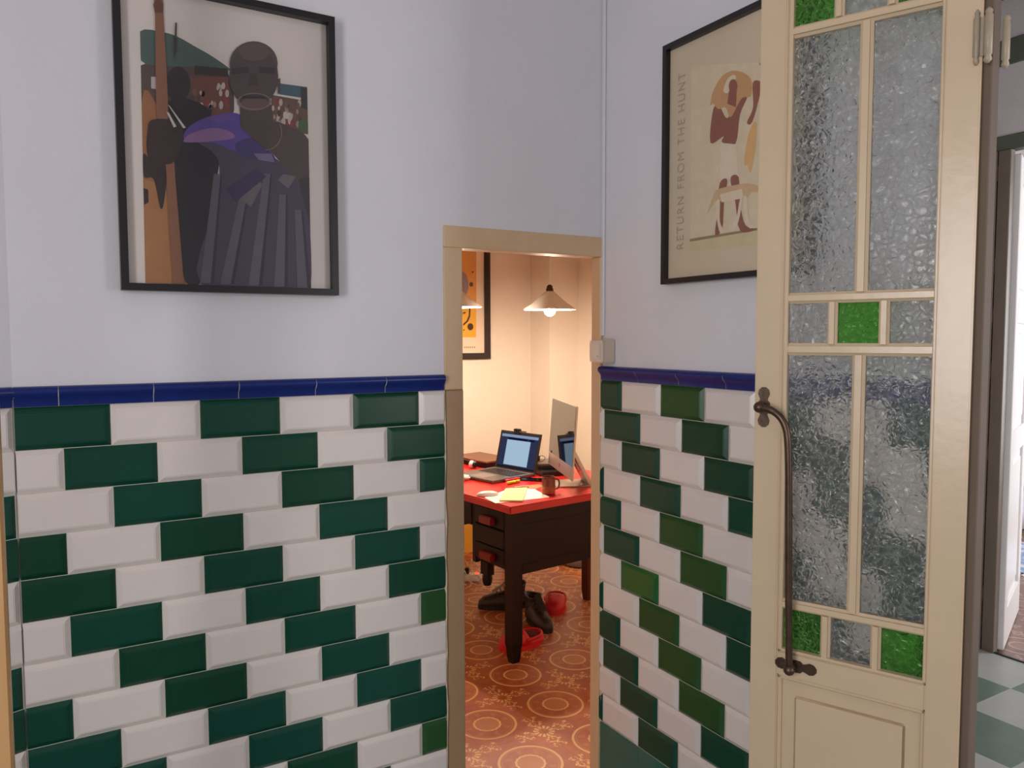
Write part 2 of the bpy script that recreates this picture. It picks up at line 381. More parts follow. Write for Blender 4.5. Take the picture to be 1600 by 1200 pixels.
# ragged grout bead where the tiles meet the casing
bd = MB(); pts = [(DX0-.001+random.uniform(-.0015, .0015), -.004+random.uniform(-.0015, .0015), z*.04) for z in range(0, 36)]
bd.tube(pts, [.0035+random.uniform(-.0012, .0012) for _ in pts], 6); bd.build('grout_bead', mat('old_grout', (214, 196, 168), .9, .15, 60, .4, 200), tr, True)
bd = MB(); pts = [(-.003+random.uniform(-.001, .001), -.006+random.uniform(-.0015, .0015), z*.04) for z in range(0, 36)]
bd.tube(pts, [.0035+random.uniform(-.0012, .0012) for _ in pts], 6); bd.build('grout_bead', MATS['old_grout'], tr, True)
# vertical white cable duct in the wall corner
q = MB().box((-.009, -.016, 1.56), (-.001, -.001, HCEIL-.005), .002); q = q.build('trim_2', mat('white_duct', (214, 214, 220), .5, .01, 20)); struct(q, 'white vertical cable duct in the wall corner above the switch', 'cable duct')
# tan jamb that closes the wall stub
q = MB().box((-1.72, -.62, 0), (-1.660, -.575, HCEIL), .004).build('trim_3', mat('orange_tan_paint', (206, 160, 108), .35, .05, 10)); struct(q, 'orange tan painted slim post standing before the wall corner', 'door frame')

# --- floor of the tiled room
def tiled_floor(name, x0, x1, y0, y1, ox, oy, pitch, pick, label, bed=GROUT):
    f = MB().box((x0, y0, -.10), (x1, y1, -.0085)).build(name, bed); struct(f, label, 'floor')
    cache = {}
    i0 = math.floor((x0-ox)/pitch)-1; i1 = math.ceil((x1-ox)/pitch)+1; j0 = math.floor((y0-oy)/pitch)-1; j1 = math.ceil((y1-oy)/pitch)+1
    for i in range(i0, i1):
        for j in range(j0, j1):
            cx, cy = ox+(i+.5)*pitch, oy+(j+.5)*pitch
            a0, a1 = max(cx-pitch/2, x0), min(cx+pitch/2, x1); b0, b1 = max(cy-pitch/2, y0), min(cy+pitch/2, y1)
            if a1-a0 < .02 or b1-b0 < .02: continue
            m = pick(i, j); k = (round(a0-cx, 3), round(a1-cx, 3), round(b0-cy, 3), round(b1-cy, 3), m.name)
            if k not in cache:
                q = MB().box((a0-cx+.0002, b0-cy+.0002, -.0085), (a1-cx-.0002, b1-cy-.0002, 0), .0003)
                bmesh.ops.recalc_face_normals(q.bm, faces=q.bm.faces); me = bpy.data.meshes.new('floor_tile'); q.bm.to_mesh(me); q.bm.free(); me.materials.append(m); cache[k] = me
            link('floor_tile', cache[k], f, (cx, cy, 0))
    return f
PT = .331
tiled_floor('floor_office', -1.55, 1.99, .0, 3.2, .197-PT/2, .243-PT/2, PT, lambda i, j: FLOORO, 'orange patterned cement tile floor of the office', mat('terracotta_joint', (150, 74, 40), .8))
tiled_floor('floor', -3.2, 0, -4.5, 0, .1, .1, .335, lambda i, j: TG if (i+j) % 2 else TW, 'checkered floor of the tiled room')
tiled_floor('floor_hall', .0, 2.345, -3.5, 0, 2.34-.335*8, -.005-.335*12, .335, lambda i, j: TG if (i+j) % 2 else TW, 'green and pale grey checkered tile floor of the hall')
tiled_floor('floor_far_room', 2.345, 6.0, -1.5, 2.5, 2.55-PT/2, -.12-PT/2, PT, lambda i, j: FLOORF, 'brown patterned tile floor of the far room')
# dark threshold strip between the two floors
struct(MB().box((2.338, -1.2, 0), (2.352, 0, .006), .001).build('trim_4', BLACKP), 'dark threshold strip in the far doorway', 'threshold')

# --- office shell
YB, XP, YP, X3 = 3.2, 1.715, 2.92, 1.981
walls_box('wall_office_back', [((-1.55, YB, 0), (2.08, YB+.1, 2.9))], PLASTO, 'cream office wall behind the desk')
walls_box('wall_office_right', [((X3, .05, 0), (X3+.1, YB, 2.9))], PLASTO, 'cream side wall of the office')
walls_box('wall_office_pillar', [((XP, YP, 0), (X3, YB, 2.9))], PLASTO, 'cream corner pillar of the office')
walls_box('wall_office_left', [((-1.65, .05, 0), (-1.55, YB+.1, 2.9))], PLASTO, 'cream wall of the office behind the tiled wall')
walls_box('wall_office_near', [((.10, .013, 0), (2.08, .05, 2.9))], PLASTO, 'cream wall dividing office and hall')
struct(MB().box((-1.65, .05, 2.9), (2.08, YB+.1, 3.0)).build('ceiling_office', PLASTO), 'cream office ceiling', 'ceiling')

# --- hall and far room shell
XD = 2.35
HW = mat('hall_plaster', (206, 200, 200), .75, .04, 5, .3, 80)
BEAMG = mat('grey_green_paint', (84, 92, 76), .5, .08, 12)
walls_box('wall_hall_far', [((XD, .03, 0), (XD+.12, 1.5, HCEIL)), ((XD, -3.5, 0), (XD+.12, -1.2, HCEIL)), ((XD, -1.2, 2.51), (XD+.12, .03, 2.84)), ((XD,-1.2,2.96),(XD+.12,.03,HCEIL))], HW, 'white hall wall over the far doorway')
walls_box('wall_hall_end', [((.1,-3.6,0),(.6,-3.5,HCEIL)), ((1.8,-3.6,0),(2.47,-3.5,HCEIL)), ((.6,-3.6,0),(1.8,-3.5,.9)), ((.6,-3.6,2.5),(1.8,-3.5,HCEIL))], HW, 'hall end wall with its window')
struct(MB().box((.1,-3.6,HCEIL),(2.47,.05,HCEIL+.1)).build('ceiling_hall', wood('hall_ceiling_wood', (60,44,36), (84,62,50), .5, 1, 5)), 'dark hall ceiling', 'ceiling')
walls_box('wall_hall_office', [((2.08, .013, 0), (2.35, .05, HCEIL)), ((.10, .013, 2.9), (2.08, .05, HCEIL)), ((.10, 0, 0), (2.35, .0125, HCEIL))], HW, 'hall wall on the office side')
struct(MB().box((XD-.01, -1.3, 2.84), (XD+.12, .03, 2.96), .004).build('trim_5', BEAMG), 'grey green beam high across the hall wall', 'beam')
struct(MB().box((XD-.012, -1.3, 2.44), (XD+.06, .02, 2.51), .004).build('trim_6', BEAMG), 'grey green lintel over the far doorway', 'lintel')
walls_box('wall_far_room', [((6.0,-1.6,0),(6.1,2.5,HCEIL)), ((2.35,2.5,0),(6.1,2.6,HCEIL)), ((2.47,-1.7,0),(3.8,-1.6,HCEIL)), ((5.4,-1.7,0),(6.1,-1.6,HCEIL)), ((3.8,-1.7,0),(5.4,-1.6,.6)), ((3.8,-1.7,2.5),(5.4,-1.6,HCEIL)), ((2.25,1.5,0),(2.35,2.5,HCEIL))], HW, 'pale walls of the far room')
struct(MB().box((2.35,-1.7,HCEIL),(6.1,2.6,HCEIL+.1)).build('ceiling_far_room', HW), 'pale far room ceiling', 'ceiling')
# jamb boards of the far doorway, with a gap of light between them
TAUPE = mat('taupe_paint', (106, 92, 80), .45, .06, 10)
fj = link('trim_7', None); struct(fj, 'taupe jamb boards of the far doorway', 'door frame')
MB().box((XD-.02, -.035, 0), (XD+.04, .035, 2.44), .003).build('jamb_board', TAUPE, fj)
MB().box((XD-.02, -.097, 0), (XD+.02, -.040, 2.44), .003).build('jamb_board', TAUPE, fj)
for z in (.25, .95, 1.35, 1.62, 1.86, 2.3): MB().box((XD-.015, -.041, z), (XD+.03, -.034, z+.07)).build('jamb_hinge', TAUPE, fj)

# --- door 2: white panelled leaf opened into the far room
d2 = link('door_2', None, None, (XD+.03, -.098, 0), R(21)); struct(d2, 'white panelled door leaf opened into the far room', 'door')
WD = mat('white_gloss_paint', (226, 222, 220), .3, .03, 8)
for a, b, z0, z1, nm in ((0,.10,.01,2.42,'stile'), (.62,.72,.01,2.42,'stile'), (.10,.62,.01,.20,'rail'), (.10,.62,.96,1.08,'rail'), (.10,.62,1.62,1.74,'rail'), (.10,.62,2.30,2.42,'rail')):
    MB().box((a, -.02, z0), (b, .02, z1), .003).build(nm, WD, d2)
for z0, z1 in ((.20,.96), (1.08,1.62), (1.74,2.30)):
    MB().box((.095, -.006, z0-.005), (.625, .006, z1+.005)).build('panel', WD, d2)
    MB().box((.15, -.014, z0+.05), (.57, .014, z1-.05), .006).build('raised_field', WD, d2)

# ================================================================== DOOR 1 (open glazed leaf)
PH = R(113.5)
d1 = link('door_1', None, None, (-.05, -1.24, 0), PH); struct(d1, 'cream painted glazed door leaf with hammered panes, folded open to the wall', 'door')
# local axes: x along the leaf from the hinge, +y toward the viewer's side, z up
TH = .034; FY = 0.0; BYK = -TH
def dbox(name, x0, x1, z0, z1, y1=FY, y0=BYK, bev=.0025, m=CREAM): return MB().box((x0, y0, z0), (x1, y1, z1), bev, 2).build(name, m, d1)
ZT = 2.46
dbox('stile', 0, .062, .01, ZT); dbox('stile', .360, .422, .01, ZT)
dbox('rail', .062, .360, .01, .16); dbox('rail', .062, .360, .790, .846); dbox('rail', .062, .360, 2.312, ZT)
def bar(x0, z0, x1, z1, wdt, name):
    """moulded glazing bar from (x0,z0) to (x1,z1), stepped profile on both faces"""
    h = wdt/2; prof = [(-h, -.010), (-h*.55, -.006), (-h*.5, -.001), (-h*.15, -.001), (h*.15, -.001), (h*.5, -.001), (h*.55, -.006), (h, -.010), (h, -TH+.010), (h*.5, -TH+.001), (-h*.5, -TH+.001), (-h, -TH+.010)]
    a = Vector((x0, 0, z0)); b = Vector((x1, 0, z1)); t = (b-a).normalized(); sd = Vector((t.z, 0, -t.x))
    q = MB(); q.rings([[p + sd*u + Vector((0, y, 0)) for u, y in prof] for p in (a, b)]); return q.build(name, CREAM, d1)
HR = ((.945, .964), (1.517, 1.540), (1.630, 1.650), (2.202, 2.223))
for a, b in HR: bar(.062, (a+b)/2, .360, (a+b)/2, b-a+.004, 'glazing_rail')
for a, b in ((.964, 1.517), (1.650, 2.202)): bar(.205, a, .205, b, .026, 'mullion')
for a, b in ((.846, .945), (1.540, 1.630), (2.223, 2.312)):
    for s in (.1585, .260): bar(s, a, s, b, .021, 'mullion')
# bead moulding round the glazed field
bead = MB()
for x0, x1, z0, z1 in ((.351, .360, .846, 2.312), (.062, .068, .846, 2.312)):
    bead.box((x0, -.018, z0), (x1, .0015, z1), .002)
bead.box((.062, -.018, .846), (.360, .0015, .853), .002); bead.box((.062, -.018, 2.306), (.360, .0015, 2.312), .002)
bead.build('bead_moulding', CREAM, d1)
bm2 = MB().box((.366, -.004, .82), (.3675, .0015, 2.34)).build('moulding_line', CREAM, d1)
def pane(x0, x1, z0, z1, m): return MB().box((x0, -.020, z0), (x1, -.015, z1)).build('pane', m, d1)
for a, b in ((.966, 1.516), (1.651, 2.201)):
    pane(.062, .199, a, b, GLASSC); pane(.211, .357, a, b, GLASSC)
for (a, b), cs in (((.848, .944), 'GCG'), ((1.541, 1.629), 'CGC'), ((2.224, 2.311), 'GCG')):
    for (x0, x1), c in zip(((.062, .152), (.165, .254), (.266, .357)), cs): pane(x0, x1, a, b, GLASSG if c == 'G' else GLASSC)
# lower wooden panel with raised field
MB().box((.058, -.024, .155), (.364, -.010, .795)).build('panel', CREAM, d1)
q = MB()
for x0, x1, z0, z1 in ((.350, .360, .16, .79), (.062, .070, .16, .79), (.062, .360, .782, .79), (.062, .360, .16, .168)): q.box((x0, -.016, z0), (x1, -.0005, z1), .003)
q.build('panel_moulding', CREAM, d1)
MB().box((.098, -.012, .21), (.322, -.004, .748), .004, 2).build('raised_field', CREAM, d1)
# handle
hd = link('handle', None, d1); hd['label'] = 'dark bronze curved pull handle'
def plate(cx, cz, L, vertical):
    pts = []; prof = [(0, .011), (.12, .013), (.24, .009), (.30, .008), (.36, .013), (.5, .014)]
    half = [(-L/2 + t*L, w_) for t, w_ in prof] + [(L/2 - t*L, w_) for t, w_ in prof[-2::-1]]
    rim = [(-L/2-.006, .004)] + half + [(L/2+.006, .004)]
    out = [(u, v) for u, v in rim] + [(u, -v) for u, v in rim[::-1]]
    P3 = [(cx+(v if vertical else u), .0005, cz+(u if vertical else v)) for u, v in out]
    q = MB(); q.prism(P3, (0, .003, 0)); return q
plate(.400, 1.398, .078, True).build('handle_plate', BRONZE, hd)
plate(.319, .820, .078, False).build('handle_plate', BRONZE, hd)
def xz(x, y, z): return (x, y, z)
q = MB(); q.lathe([(.009, 0), (.007, .012), (.009, .02), (.011, .024)], (.400, .003, 1.398), 14, (0, 1, 0)); q.sphere((.400, .034, 1.400), .0125)
q.build('handle_boss', BRONZE, hd, True)
q = MB(); q.lathe([(.009, 0), (.007, .012), (.009, .02), (.011, .024)], (.324, .003, .822), 14, (0, 1, 0)); q.sphere((.324, .034, .822), .0125)
q.build('handle_boss', BRONZE, hd, True)
path = srt([(.398, .034, 1.400), (.378, .036, 1.397), (.358, .038, 1.386), (.344, .038, 1.368), (.3365, .038, 1.34), (.333, .037, 1.28), (.331, .036, 1.18), (.328, .035, 1.0), (.326, .034, .90), (.324, .034, .825)])
MB().tube(path, [.0078 if i > 8 else .0085 for i in range(len(path))], 10).build('handle_bar', BRONZE, hd, True)
# hinges
def hinge(z):
    h = link('hinge', None, d1)
    MB().box((-.004, -.001, z-.036), (.016, .002, z+.036), .001).build('hinge_leaf', HINGEP, h)
    for x, y, r_ in ((.009, .006, .0052), (-.010, .006, .0078)):
        MB().lathe([(r_*.4, -.052), (r_, -.046), (r_*.7, -.038), (r_, -.036), (r_, .036), (r_*.7, .038), (r_*.9, .044), (r_*.3, .050)], (x, y, z), 12).build('hinge_barrel', HINGEP, h, True)
hinge(2.122); hinge(.45)
# jamb post of this doorway
dj = link('trim_8', None); struct(dj, 'taupe painted jamb post carrying the open glazed door', 'door frame')
MB().box((-.030, -1.249, 0), (-.003, -1.195, 2.5), .002).build('jamb_post', TAUPE, dj)
MB().lathe([(.004, -.05), (.007, -.044), (.005, -.036), (.007, -.034), (.007, .034), (.005, .036), (.007, .042), (.003, .05)], (.006, -1.254, 2.12), 12).build('hinge_barrel', HINGEP, dj, True)
MB().box((-.03, -2.15, 2.44), (.014, -1.252, 2.5), .003).build('jamb_head', TAUPE, dj)
MB().box((-.03, -2.15, 0), (.014, -2.10, 2.44), .003).build('jamb_post', TAUPE, dj)

# ================================================================== PICTURES
def frame_mesh(q, a, b, wdt, depth, to):
    """rectangular frame a=(u0,v0) b=(u1,v1) with mitred members"""
    (u0, v0), (u1, v1) = a, b; o = [(u0, v0), (u1, v0), (u1, v1), (u0, v1)]; i = [(u0+wdt, v0+wdt), (u1-wdt, v0+wdt), (u1-wdt, v1-wdt), (u0+wdt, v1-wdt)]
    for k in range(4):
        l = (k+1) % 4; c = [o[k], o[l], i[l], i[k]]
        q.rings([[to(u, v, .0) for u, v in c], [to(u, v, depth) for u, v in c]])
    return q
class Print:
    """flat print: coloured regions in layers a fraction of a millimetre apart, on one sheet"""
    def __init__(s, to): s.q = MB(); s.m = []; s.k = 0; s.to = to
    def add(s, uv, m, hold=False):
        if m not in s.m: s.m.append(m)
        s.k += 0 if hold else 1; s.q.poly([s.to(u, v, .0002+.00007*s.k) for u, v in uv], s.m.index(m))
    def done(s, name, parent):
        bm = s.q.bm; me = bpy.data.meshes.new(name); bm.to_mesh(me); bm.free()
        for m in s.m: me.materials.append(m)
        return link(name, me, parent)
def ink(c): return mat('ink_%d_%d_%d' % c, c, .6, .05, 40)
def ell(cx, cy, rx, ry, n=24, a0=0, a1=360): return [(cx+rx*math.cos(R(a0+(a1-a0)*k/n)), cy+ry*math.sin(R(a0+(a1-a0)*k/n))) for k in range(n)]

# --- picture 1 on wall_left
FX0, FX1, FZ0, FZ1 = -1.442, -.917, 1.670, 2.402
pic = thing('picture_frame', 'black framed colour photograph of a person with a staff above the tiles', 'picture', ((FX0+FX1)/2, 0, FZ0))
OX = (FX0+FX1)/2
toA = lambda x, z, d: (x-OX, -.004-d, z-FZ0)
frame_mesh(MB(), (FX0, FZ0), (FX1, FZ1), .017, .034, toA).build('frame', BLACKF, pic)
bk = MB().box(toA(FX0+.005, FZ0+.005, 0), toA(FX1-.005, FZ1-.005, .011)).build('mat_board', PAPER, pic)
def cA(pts):
    out = []
    for x, y in pts:
        h = HA(x/2.5+160, y/2.5, -.016); out.append((h.x, h.z))
    return out
prA = Print(lambda x, z, d: toA(x, z, .011+d))
def clipA(uv):
    """keep the print inside the frame rebate"""
    return [(min(max(x, FX0+.016), FX1-.016), min(max(z, FZ0+.016), FZ1-.016)) for x, z in uv]
def smooth_poly(pts):
    n = len(pts)
    if n < 6 or n > 16: return pts
    P2 = [Vector((*p, 0)) for p in pts]; out = []
    for i in range(n):
        a, b, c, d = P2[i-1], P2[i], P2[(i+1) % n], P2[(i+2) % n]
        for k in range(4):
            t = k/4; v = .5*((2*b) + (c-a)*t + (2*a-5*b+4*c-d)*t*t + (3*b-a-3*c+d)*t**3); out.append((v.x, v.y))
    return out
def pa(c, pts, free=False, hold=False):
    P2 = smooth_poly(pts)
    if not free: P2 = [(min(max(x, 147+(y-122)*.0214), 800+(y-340)*.0226), min(y, 1105+(x-168)*.046)) for x, y in P2]
    prA.add(clipA(cA(P2)), ink(c), hold)
pa((88,72,64), [(150,255),(370,262),(490,285),(500,470),(300,500),(200,480),(155,480)])
pa((78,98,92), [(147,122),(240,126),(300,146),(360,180),(420,214),(490,262),(490,275),(380,262),(250,258),(150,236)])
pa((120,72,56), [(345,300),(490,300),(500,460),(350,440)])
pa((58,44,40), [(360,255),(490,268),(492,300),(360,290)])
pa((112,84,74), [(660,370),(803,395),(806,525),(660,500)])
pa((74,100,112), [(690,325),(803,340),(804,385),(690,368)])
pa((66,60,62), [(775,340),(803,343),(804,430),(776,420)])
pa((158,106,70), [(152,400),(215,420),(250,600),(330,800),(340,1110),(168,1106)])
pa((172,120,76), [(165,700),(240,720),(300,900),(310,1109),(168,1106)])
for _ in range(70):
    x = random.choice([random.uniform(350, 490), random.uniform(665, 795)]); y = random.uniform(335, 440) if x < 500 else random.uniform(400, 490)
    c = random.choice([(196,178,172), (170,140,130), (150,60,58), (206,196,190), (90,62,56), (120,92,80)])
    s_ = random.uniform(6, 14); pa(c, ell(x, y, s_*.6, s_*1.2, 8), False, _ > 0 and _ % 8 > 0)
pa((76,104,60), ell(785, 490, 20, 26, 10))
pa((190,180,178), [(190,300),(215,300),(215,350),(190,345)])
pa((46,36,38), ell(295, 330, 48, 70))                     # second figure
pa((38,31,36), [(255,400),(330,385),(415,425),(420,470),(340,800),(345,1110),(300,1000),(280,600),(250,480)])
pa((54,40,38), [(185,480),(230,470),(310,500),(320,560),(290,620),(200,640),(172,580)])
pa((52,38,36), [(160,600),(200,640),(250,650),(240,790),(225,810),(200,700),(162,690)])
pa((48,36,34), [(160,735),(178,740),(180,790),(163,800)])
pa((50,38,36), [(285,640),(330,700),(325,790),(300,800),(315,760),(290,700)])
pa((40,34,40), [(310,545),(450,540),(440,760),(420,900),(380,1110),(335,1110),(330,1000),(300,900),(310,700)])
pa((88,72,70), [(660,480),(720,490),(805,545),(808,680),(790,760),(700,640),(640,560)])     # bare shoulder
pa((62,56,62), [(770,700),(810,690),(815,1130),(790,1125)])
pa((78,70,88), [(330,520),(460,445),(560,480),(640,590),(720,660),(790,800),(812,1132),(385,1112),(440,800),(450,620)])   # robe
pa((94,74,150), [(315,535),(345,490),(420,455),(510,440),(560,470),(600,560),(520,590),(440,560),(350,555)])
pa((146,108,150), [(318,545),(350,520),(430,500),(500,515),(512,540),(430,552),(330,557)])
pa((110,78,150), [(400,460),(480,448),(520,465),(450,480)])
pa((70,60,110), [(520,560),(600,540),(670,610),(665,640),(600,620),(540,610)])
pa((124,110,140), [(590,600),(660,600),(672,635),(610,625)])
for a, b, c, d in ((445,680,392,1105), (560,700,470,1110), (640,680,580,1115), (700,760,680,1120), (760,820,770,1125)):
    pa((104,96,108), [(a-10,b),(a+16,b),(c+30,d),(c-10,d)])
    pa((60,52,66), [(a+16,b),(a+22,b),(c+44,d),(c+30,d)])
pa((112,102,108), [(525,770),(590,690),(625,720),(580,808)]); pa((118,106,108), [(685,705),(705,680),(755,690),(725,738)])
pa((66,54,88), [(480,740),(600,660),(640,690),(520,790)])
pa((84,68,66), [(535,400),(660,410),(665,520),(640,590),(540,500)])                  # neck
pa((94,80,78), ell(590, 250, 94, 88)); pa((84,70,70), ell(590, 300, 96, 120)); pa((84,70,70), [(684,310),(694,306),(694,360),(684,370)])
pa((64,52,54), [(505,268),(570,262),(570,285),(505,292)]); pa((64,52,54), [(610,262),(675,266),(675,290),(612,286)])
pa((72,58,58), [(575,290),(600,290),(608,335),(566,335)]); pa((100,86,82), ell(592, 205, 60, 34))
pa((134,112,106), ell(592, 398, 66, 34)); pa((74,58,56), ell(592, 394, 58, 26)); pa((108,84,80), ell(594, 404, 54, 22)); pa((54,42,42), [(545,375),(630,378),(640,388),(545,386)])
ring_o = ell(640, 520, 60, 68, 20, -30, 100); ring_i = ell(640, 520, 57, 65, 20, -30, 100)
pa((150,130,120), ring_o + ring_i[::-1])
pa((146,98,74), [(202,0),(234,0),(238,60),(256,470),(214,470),(205,70)], True); pa((146,98,74), [(245,620),(278,620),(318,1108),(276,1108)])
pa((110,70,54), [(198,18),(218,-8),(238,18),(236,52),(204,52)], True); pa((60,44,40), [(190,470),(300,480),(312,560),(270,640),(190,620),(178,540)])
pa((60,52,50), [(284,90),(290,90),(288,200),(278,240)]); pa((206,200,196), [(255,410),(262,415),(325,500),(315,503)]); pa((206,200,196), [(250,440),(258,440),(288,495),(278,500)])
prA.done('print', pic)
def sheet(P4, n, parent):
    P4 = [Vector(p) for p in P4]; k = (P4[1]-P4[0]).cross(P4[2]-P4[0])
    if k.dot(Vector(n)) < 0: P4 = P4[::-1]
    me = bpy.data.meshes.new('glass'); me.from_pydata(P4, [], [(0, 1, 2, 3)]); me.materials.append(PGLASS); return link('glass', me, parent)
sheet([toA(x, z, .0185) for x, z in ((FX0+.012, FZ0+.012), (FX1-.012, FZ0+.012), (FX1-.012, FZ1-.012), (FX0+.012, FZ1-.012))], (0, -1, 0), pic)

# --- picture 2 on wall_right, partly behind the door
GY0, GY1, GZ0, GZ1 = -.322, -.842, 1.711, 2.400
pic2 = thing('picture_frame', 'black framed cream poster with lettering, half hidden by the glazed door', 'picture', (0, (GY0+GY1)/2, GZ0))
OY = (GY0+GY1)/2
toB = lambda y, z, d: (-.004-d, y-OY, z-GZ0)
frame_mesh(MB(), (GY1, GZ0), (GY0, GZ1), .0155, .028, toB).build('frame', BLACKF, pic2)
CREAMP = mat('cream_poster_paper', (216, 198, 172), .6, .02, 8)
MB().box(toB(GY1+.005, GZ0+.005, 0), toB(GY0-.005, GZ1-.005, .011)).build('poster_sheet', CREAMP, pic2)
def cB(pts):
    out = []
    for x, y in pts:
        h = HB(x/3.53+1040, y/3.53+60, -.016); out.append((h.y, h.z))
    return out
prB = Print(lambda y, z, d: toB(y, z, .011+d))
def pb(c, pts): prB.add(cB(smooth_poly(pts)), ink(c))
# plain generic stand-in: a few simple silhouettes in the poster's colours
pb((222,206,176), [(140,150),(540,130),(520,1140),(135,1175)])
pb((212,198,158), [(133,1118),(505,1055),(505,1140),(133,1175)])
pb((150,134,104), [(132,1106),(506,1045),(506,1058),(132,1122)])
SKIN = (150,94,76); TAN = (206,160,112); CRM = (228,212,186)
pb(SKIN, [(262,390),(300,380),(340,440),(400,340),(450,320),(410,420),(385,580),(310,572),(318,540),(246,575)])
pb(SKIN, [(480,245),(524,240),(522,300),(478,460),(448,462),(482,380)])
pb(TAN, [(245,370),(262,290),(310,210),(370,178),(430,190),(472,230),(470,318),(420,330),(370,420),(350,430),(330,380),(290,390),(262,360)])
pb(CRM, [(318,290),(340,225),(375,200),(388,220),(360,250),(345,300)])
pb(SKIN, ell(372, 265, 24, 40, 16)); pb(SKIN, [(350,290),(392,290),(388,380),(340,360)])
pb((222,180,120), [(490,460),(504,480),(495,600),(470,740),(452,700),(432,690),(450,560),(470,490)])
pb(CRM, [(306,576),(388,584),(402,762),(352,778),(296,800)])
pb(SKIN, [(298,800),(340,780),(322,900),(312,1050),(272,1080),(290,940)]); pb(SKIN, [(358,772),(402,764),(410,900),(440,1030),(505,1050),(412,1062),(384,900)])
pb((212,180,140), [(262,870),(290,832),(400,806),(450,800),(505,812),(510,845),(470,850),(440,880),(300,900),(270,900),(230,965)])
pb(CRM, [(300,860),(420,830),(430,880),(310,905)]); pb(CRM, [(280,900),(300,900),(300,1010),(325,1068),(300,1070),(284,1000)])
pb(CRM, [(410,890),(425,885),(405,1000),(380,1060),(350,1050),(390,990)]); pb(CRM, [(430,880),(448,878),(460,1000),(488,1040),(460,1044),(440,990)])
pb((110,92,80), [(515,132),(524,140),(536,158),(526,158)]); 
prB.done('print', pic2)
def text_mesh(body, size, name, m, parent, mtx, spacing=1.0, scx=1.0):
    c = bpy.data.curves.new(name, 'FONT'); c.body = body; c.size = size; c.align_x = 'LEFT'; c.space_character = spacing
    o = bpy.data.objects.new('tmp_text', c); COL.objects.link(o)
    dg = bpy.context.evaluated_depsgraph_get(); me = bpy.data.meshes.new_from_object(o.evaluated_get(dg))
    bpy.data.objects.remove(o)
    xs = [v.co.x for v in me.vertices]; L = max(xs)-min(xs); 
    me.transform(Matrix.Diagonal((scx/L, 1, 1, 1))); me.transform(mtx)
    bm = bmesh.new(); bm.from_mesh(me); bm.verts.ensure_lookup_table(); seen = set(); comps = []
    for v in bm.verts:
        if v in seen: continue
        st, comp = [v], []; seen.add(v)
        while st:
            a = st.pop(); comp.append(a)
            for e in a.link_edges:
                b = e.other_vert(a)
                if b not in seen: seen.add(b); st.append(b)
        comps.append(comp)
    inv = mtx.inverted(); comps.sort(key=lambda c_: min((inv @ a.co).x for a in c_)); k = 0
    for word in body.split(' '):
        vs_ = [a for c_ in comps[k:k+len(word)] for a in c_]; k += len(word); ids = {a: n_ for n_, a in enumerate(vs_)}
        fs = [[ids[a] for a in f.verts] for f in bm.faces if f.verts[0] in ids]
        m2 = bpy.data.meshes.new(name); m2.from_pydata([a.co for a in vs_], [], fs); m2.materials.append(m); link(name, m2, parent)
    bm.free()
tb = HB(1067.5, 390, -.016); tt = HB(1077.5, 110, -.016)
M = Matrix(((0, 0, -1, -.0165), (0, 1, 0, tb.y-OY), (1, 0, 0, tb.z-GZ0), (0, 0, 0, 1)))
text_mesh('RETURN FROM THE HUNT', .040, 'word', ink((188, 168, 142)), pic2, M, 1.25, tt.z-tb.z)
sheet([toB(y, z, .018) for y, z in ((GY0-.012, GZ0+.012), (GY1+.012, GZ0+.012), (GY1+.012, GZ1-.012), (GY0-.012, GZ1-.012))], (-1, 0, 0), pic2)

# --- poster in the office
PX1 = HA(763, 450, YB).x; PZ0 = HA(740, 561, YB).z
pic3 = thing('picture_frame', 'dark framed poster with abstract dots on ochre on the office wall', 'picture', (PX1-.35, YB, PZ0))
toC = lambda x, z, d: (x-(PX1-.35), -.004-d, z-PZ0)
frame_mesh(MB(), (PX1-.70, PZ0), (PX1, PZ0+1.0), .047, .03, toC).build('frame', mat('dark_brown_lacquer', (38, 22, 22), .35, .1, 20), pic3)
MB().box(toC(PX1-.69, PZ0+.01, 0), toC(PX1-.01, PZ0+.99, .012)).build('poster_sheet', mat('warm_poster_paper', (232, 212, 190), .6, .02, 8), pic3)
pc = Print(lambda x, z, d: toC(x, z, .012+d))
def pq(c, pts): pc.add([(HA(x/4.286+680, y/4.286+340, YB-.02).x, HA(x/4.286+680, y/4.286+340, YB-.02).z) for x, y in pts], ink(c))
pq((222,160,88), [(20,60),(278,60),(277,560),(20,560)]); pq((232,176,60), [(20,560),(277,560),(275,802),(20,800)])
pq((150,134,146), ell(175, 450, 50, 92)); pq((60,44,40), ell(253, 364, 6, 6, 10)); pq((96,74,60), ell(243, 447, 13, 16, 14)); pq((66,46,40), ell(237, 731, 20, 24, 16))
pq((70,48,40), [(228,605),(238,605),(236,660),(222,695),(190,725),(188,712),(212,690),(226,655)]); pq((70,48,40), [(188,636),(206,632),(206,640),(188,644)]); pq((70,48,40), ell(194, 753, 5, 5, 8))
for k in range(6): pq((150,130,112), [(196+k*13, 864), (204+k*13, 863), (204+k*13, 873), (196+k*13, 874)])
pc.done('print', pic3)

# ================================================================== SWITCH
sw = thing('light_switch', 'ivory surface mounted rocker light switch on the wall by the doorway', 'switch', (0, -.035, 1.47))
MB().box((-.046, -.036, 0), (-.001, .030, .079), .004, 2).build('back_box', mat('beige_plastic', (204, 186, 166), .4, .02, 30), sw)
MB().box((-.056, -.034, .004), (-.046, .034, .075), .003, 2).build('switch_plate', SWITCHM, sw)
MB().box((-.061, -.028, .012), (-.054, .026, .067), .003, 2).build('rocker', SWITCHM, sw)
MB().lathe([(.0016, 0), (.0016, .0012)], (-.0612, -.018, .024), 8, (-1, 0, 0)).build('indicator', BLACKP, sw)

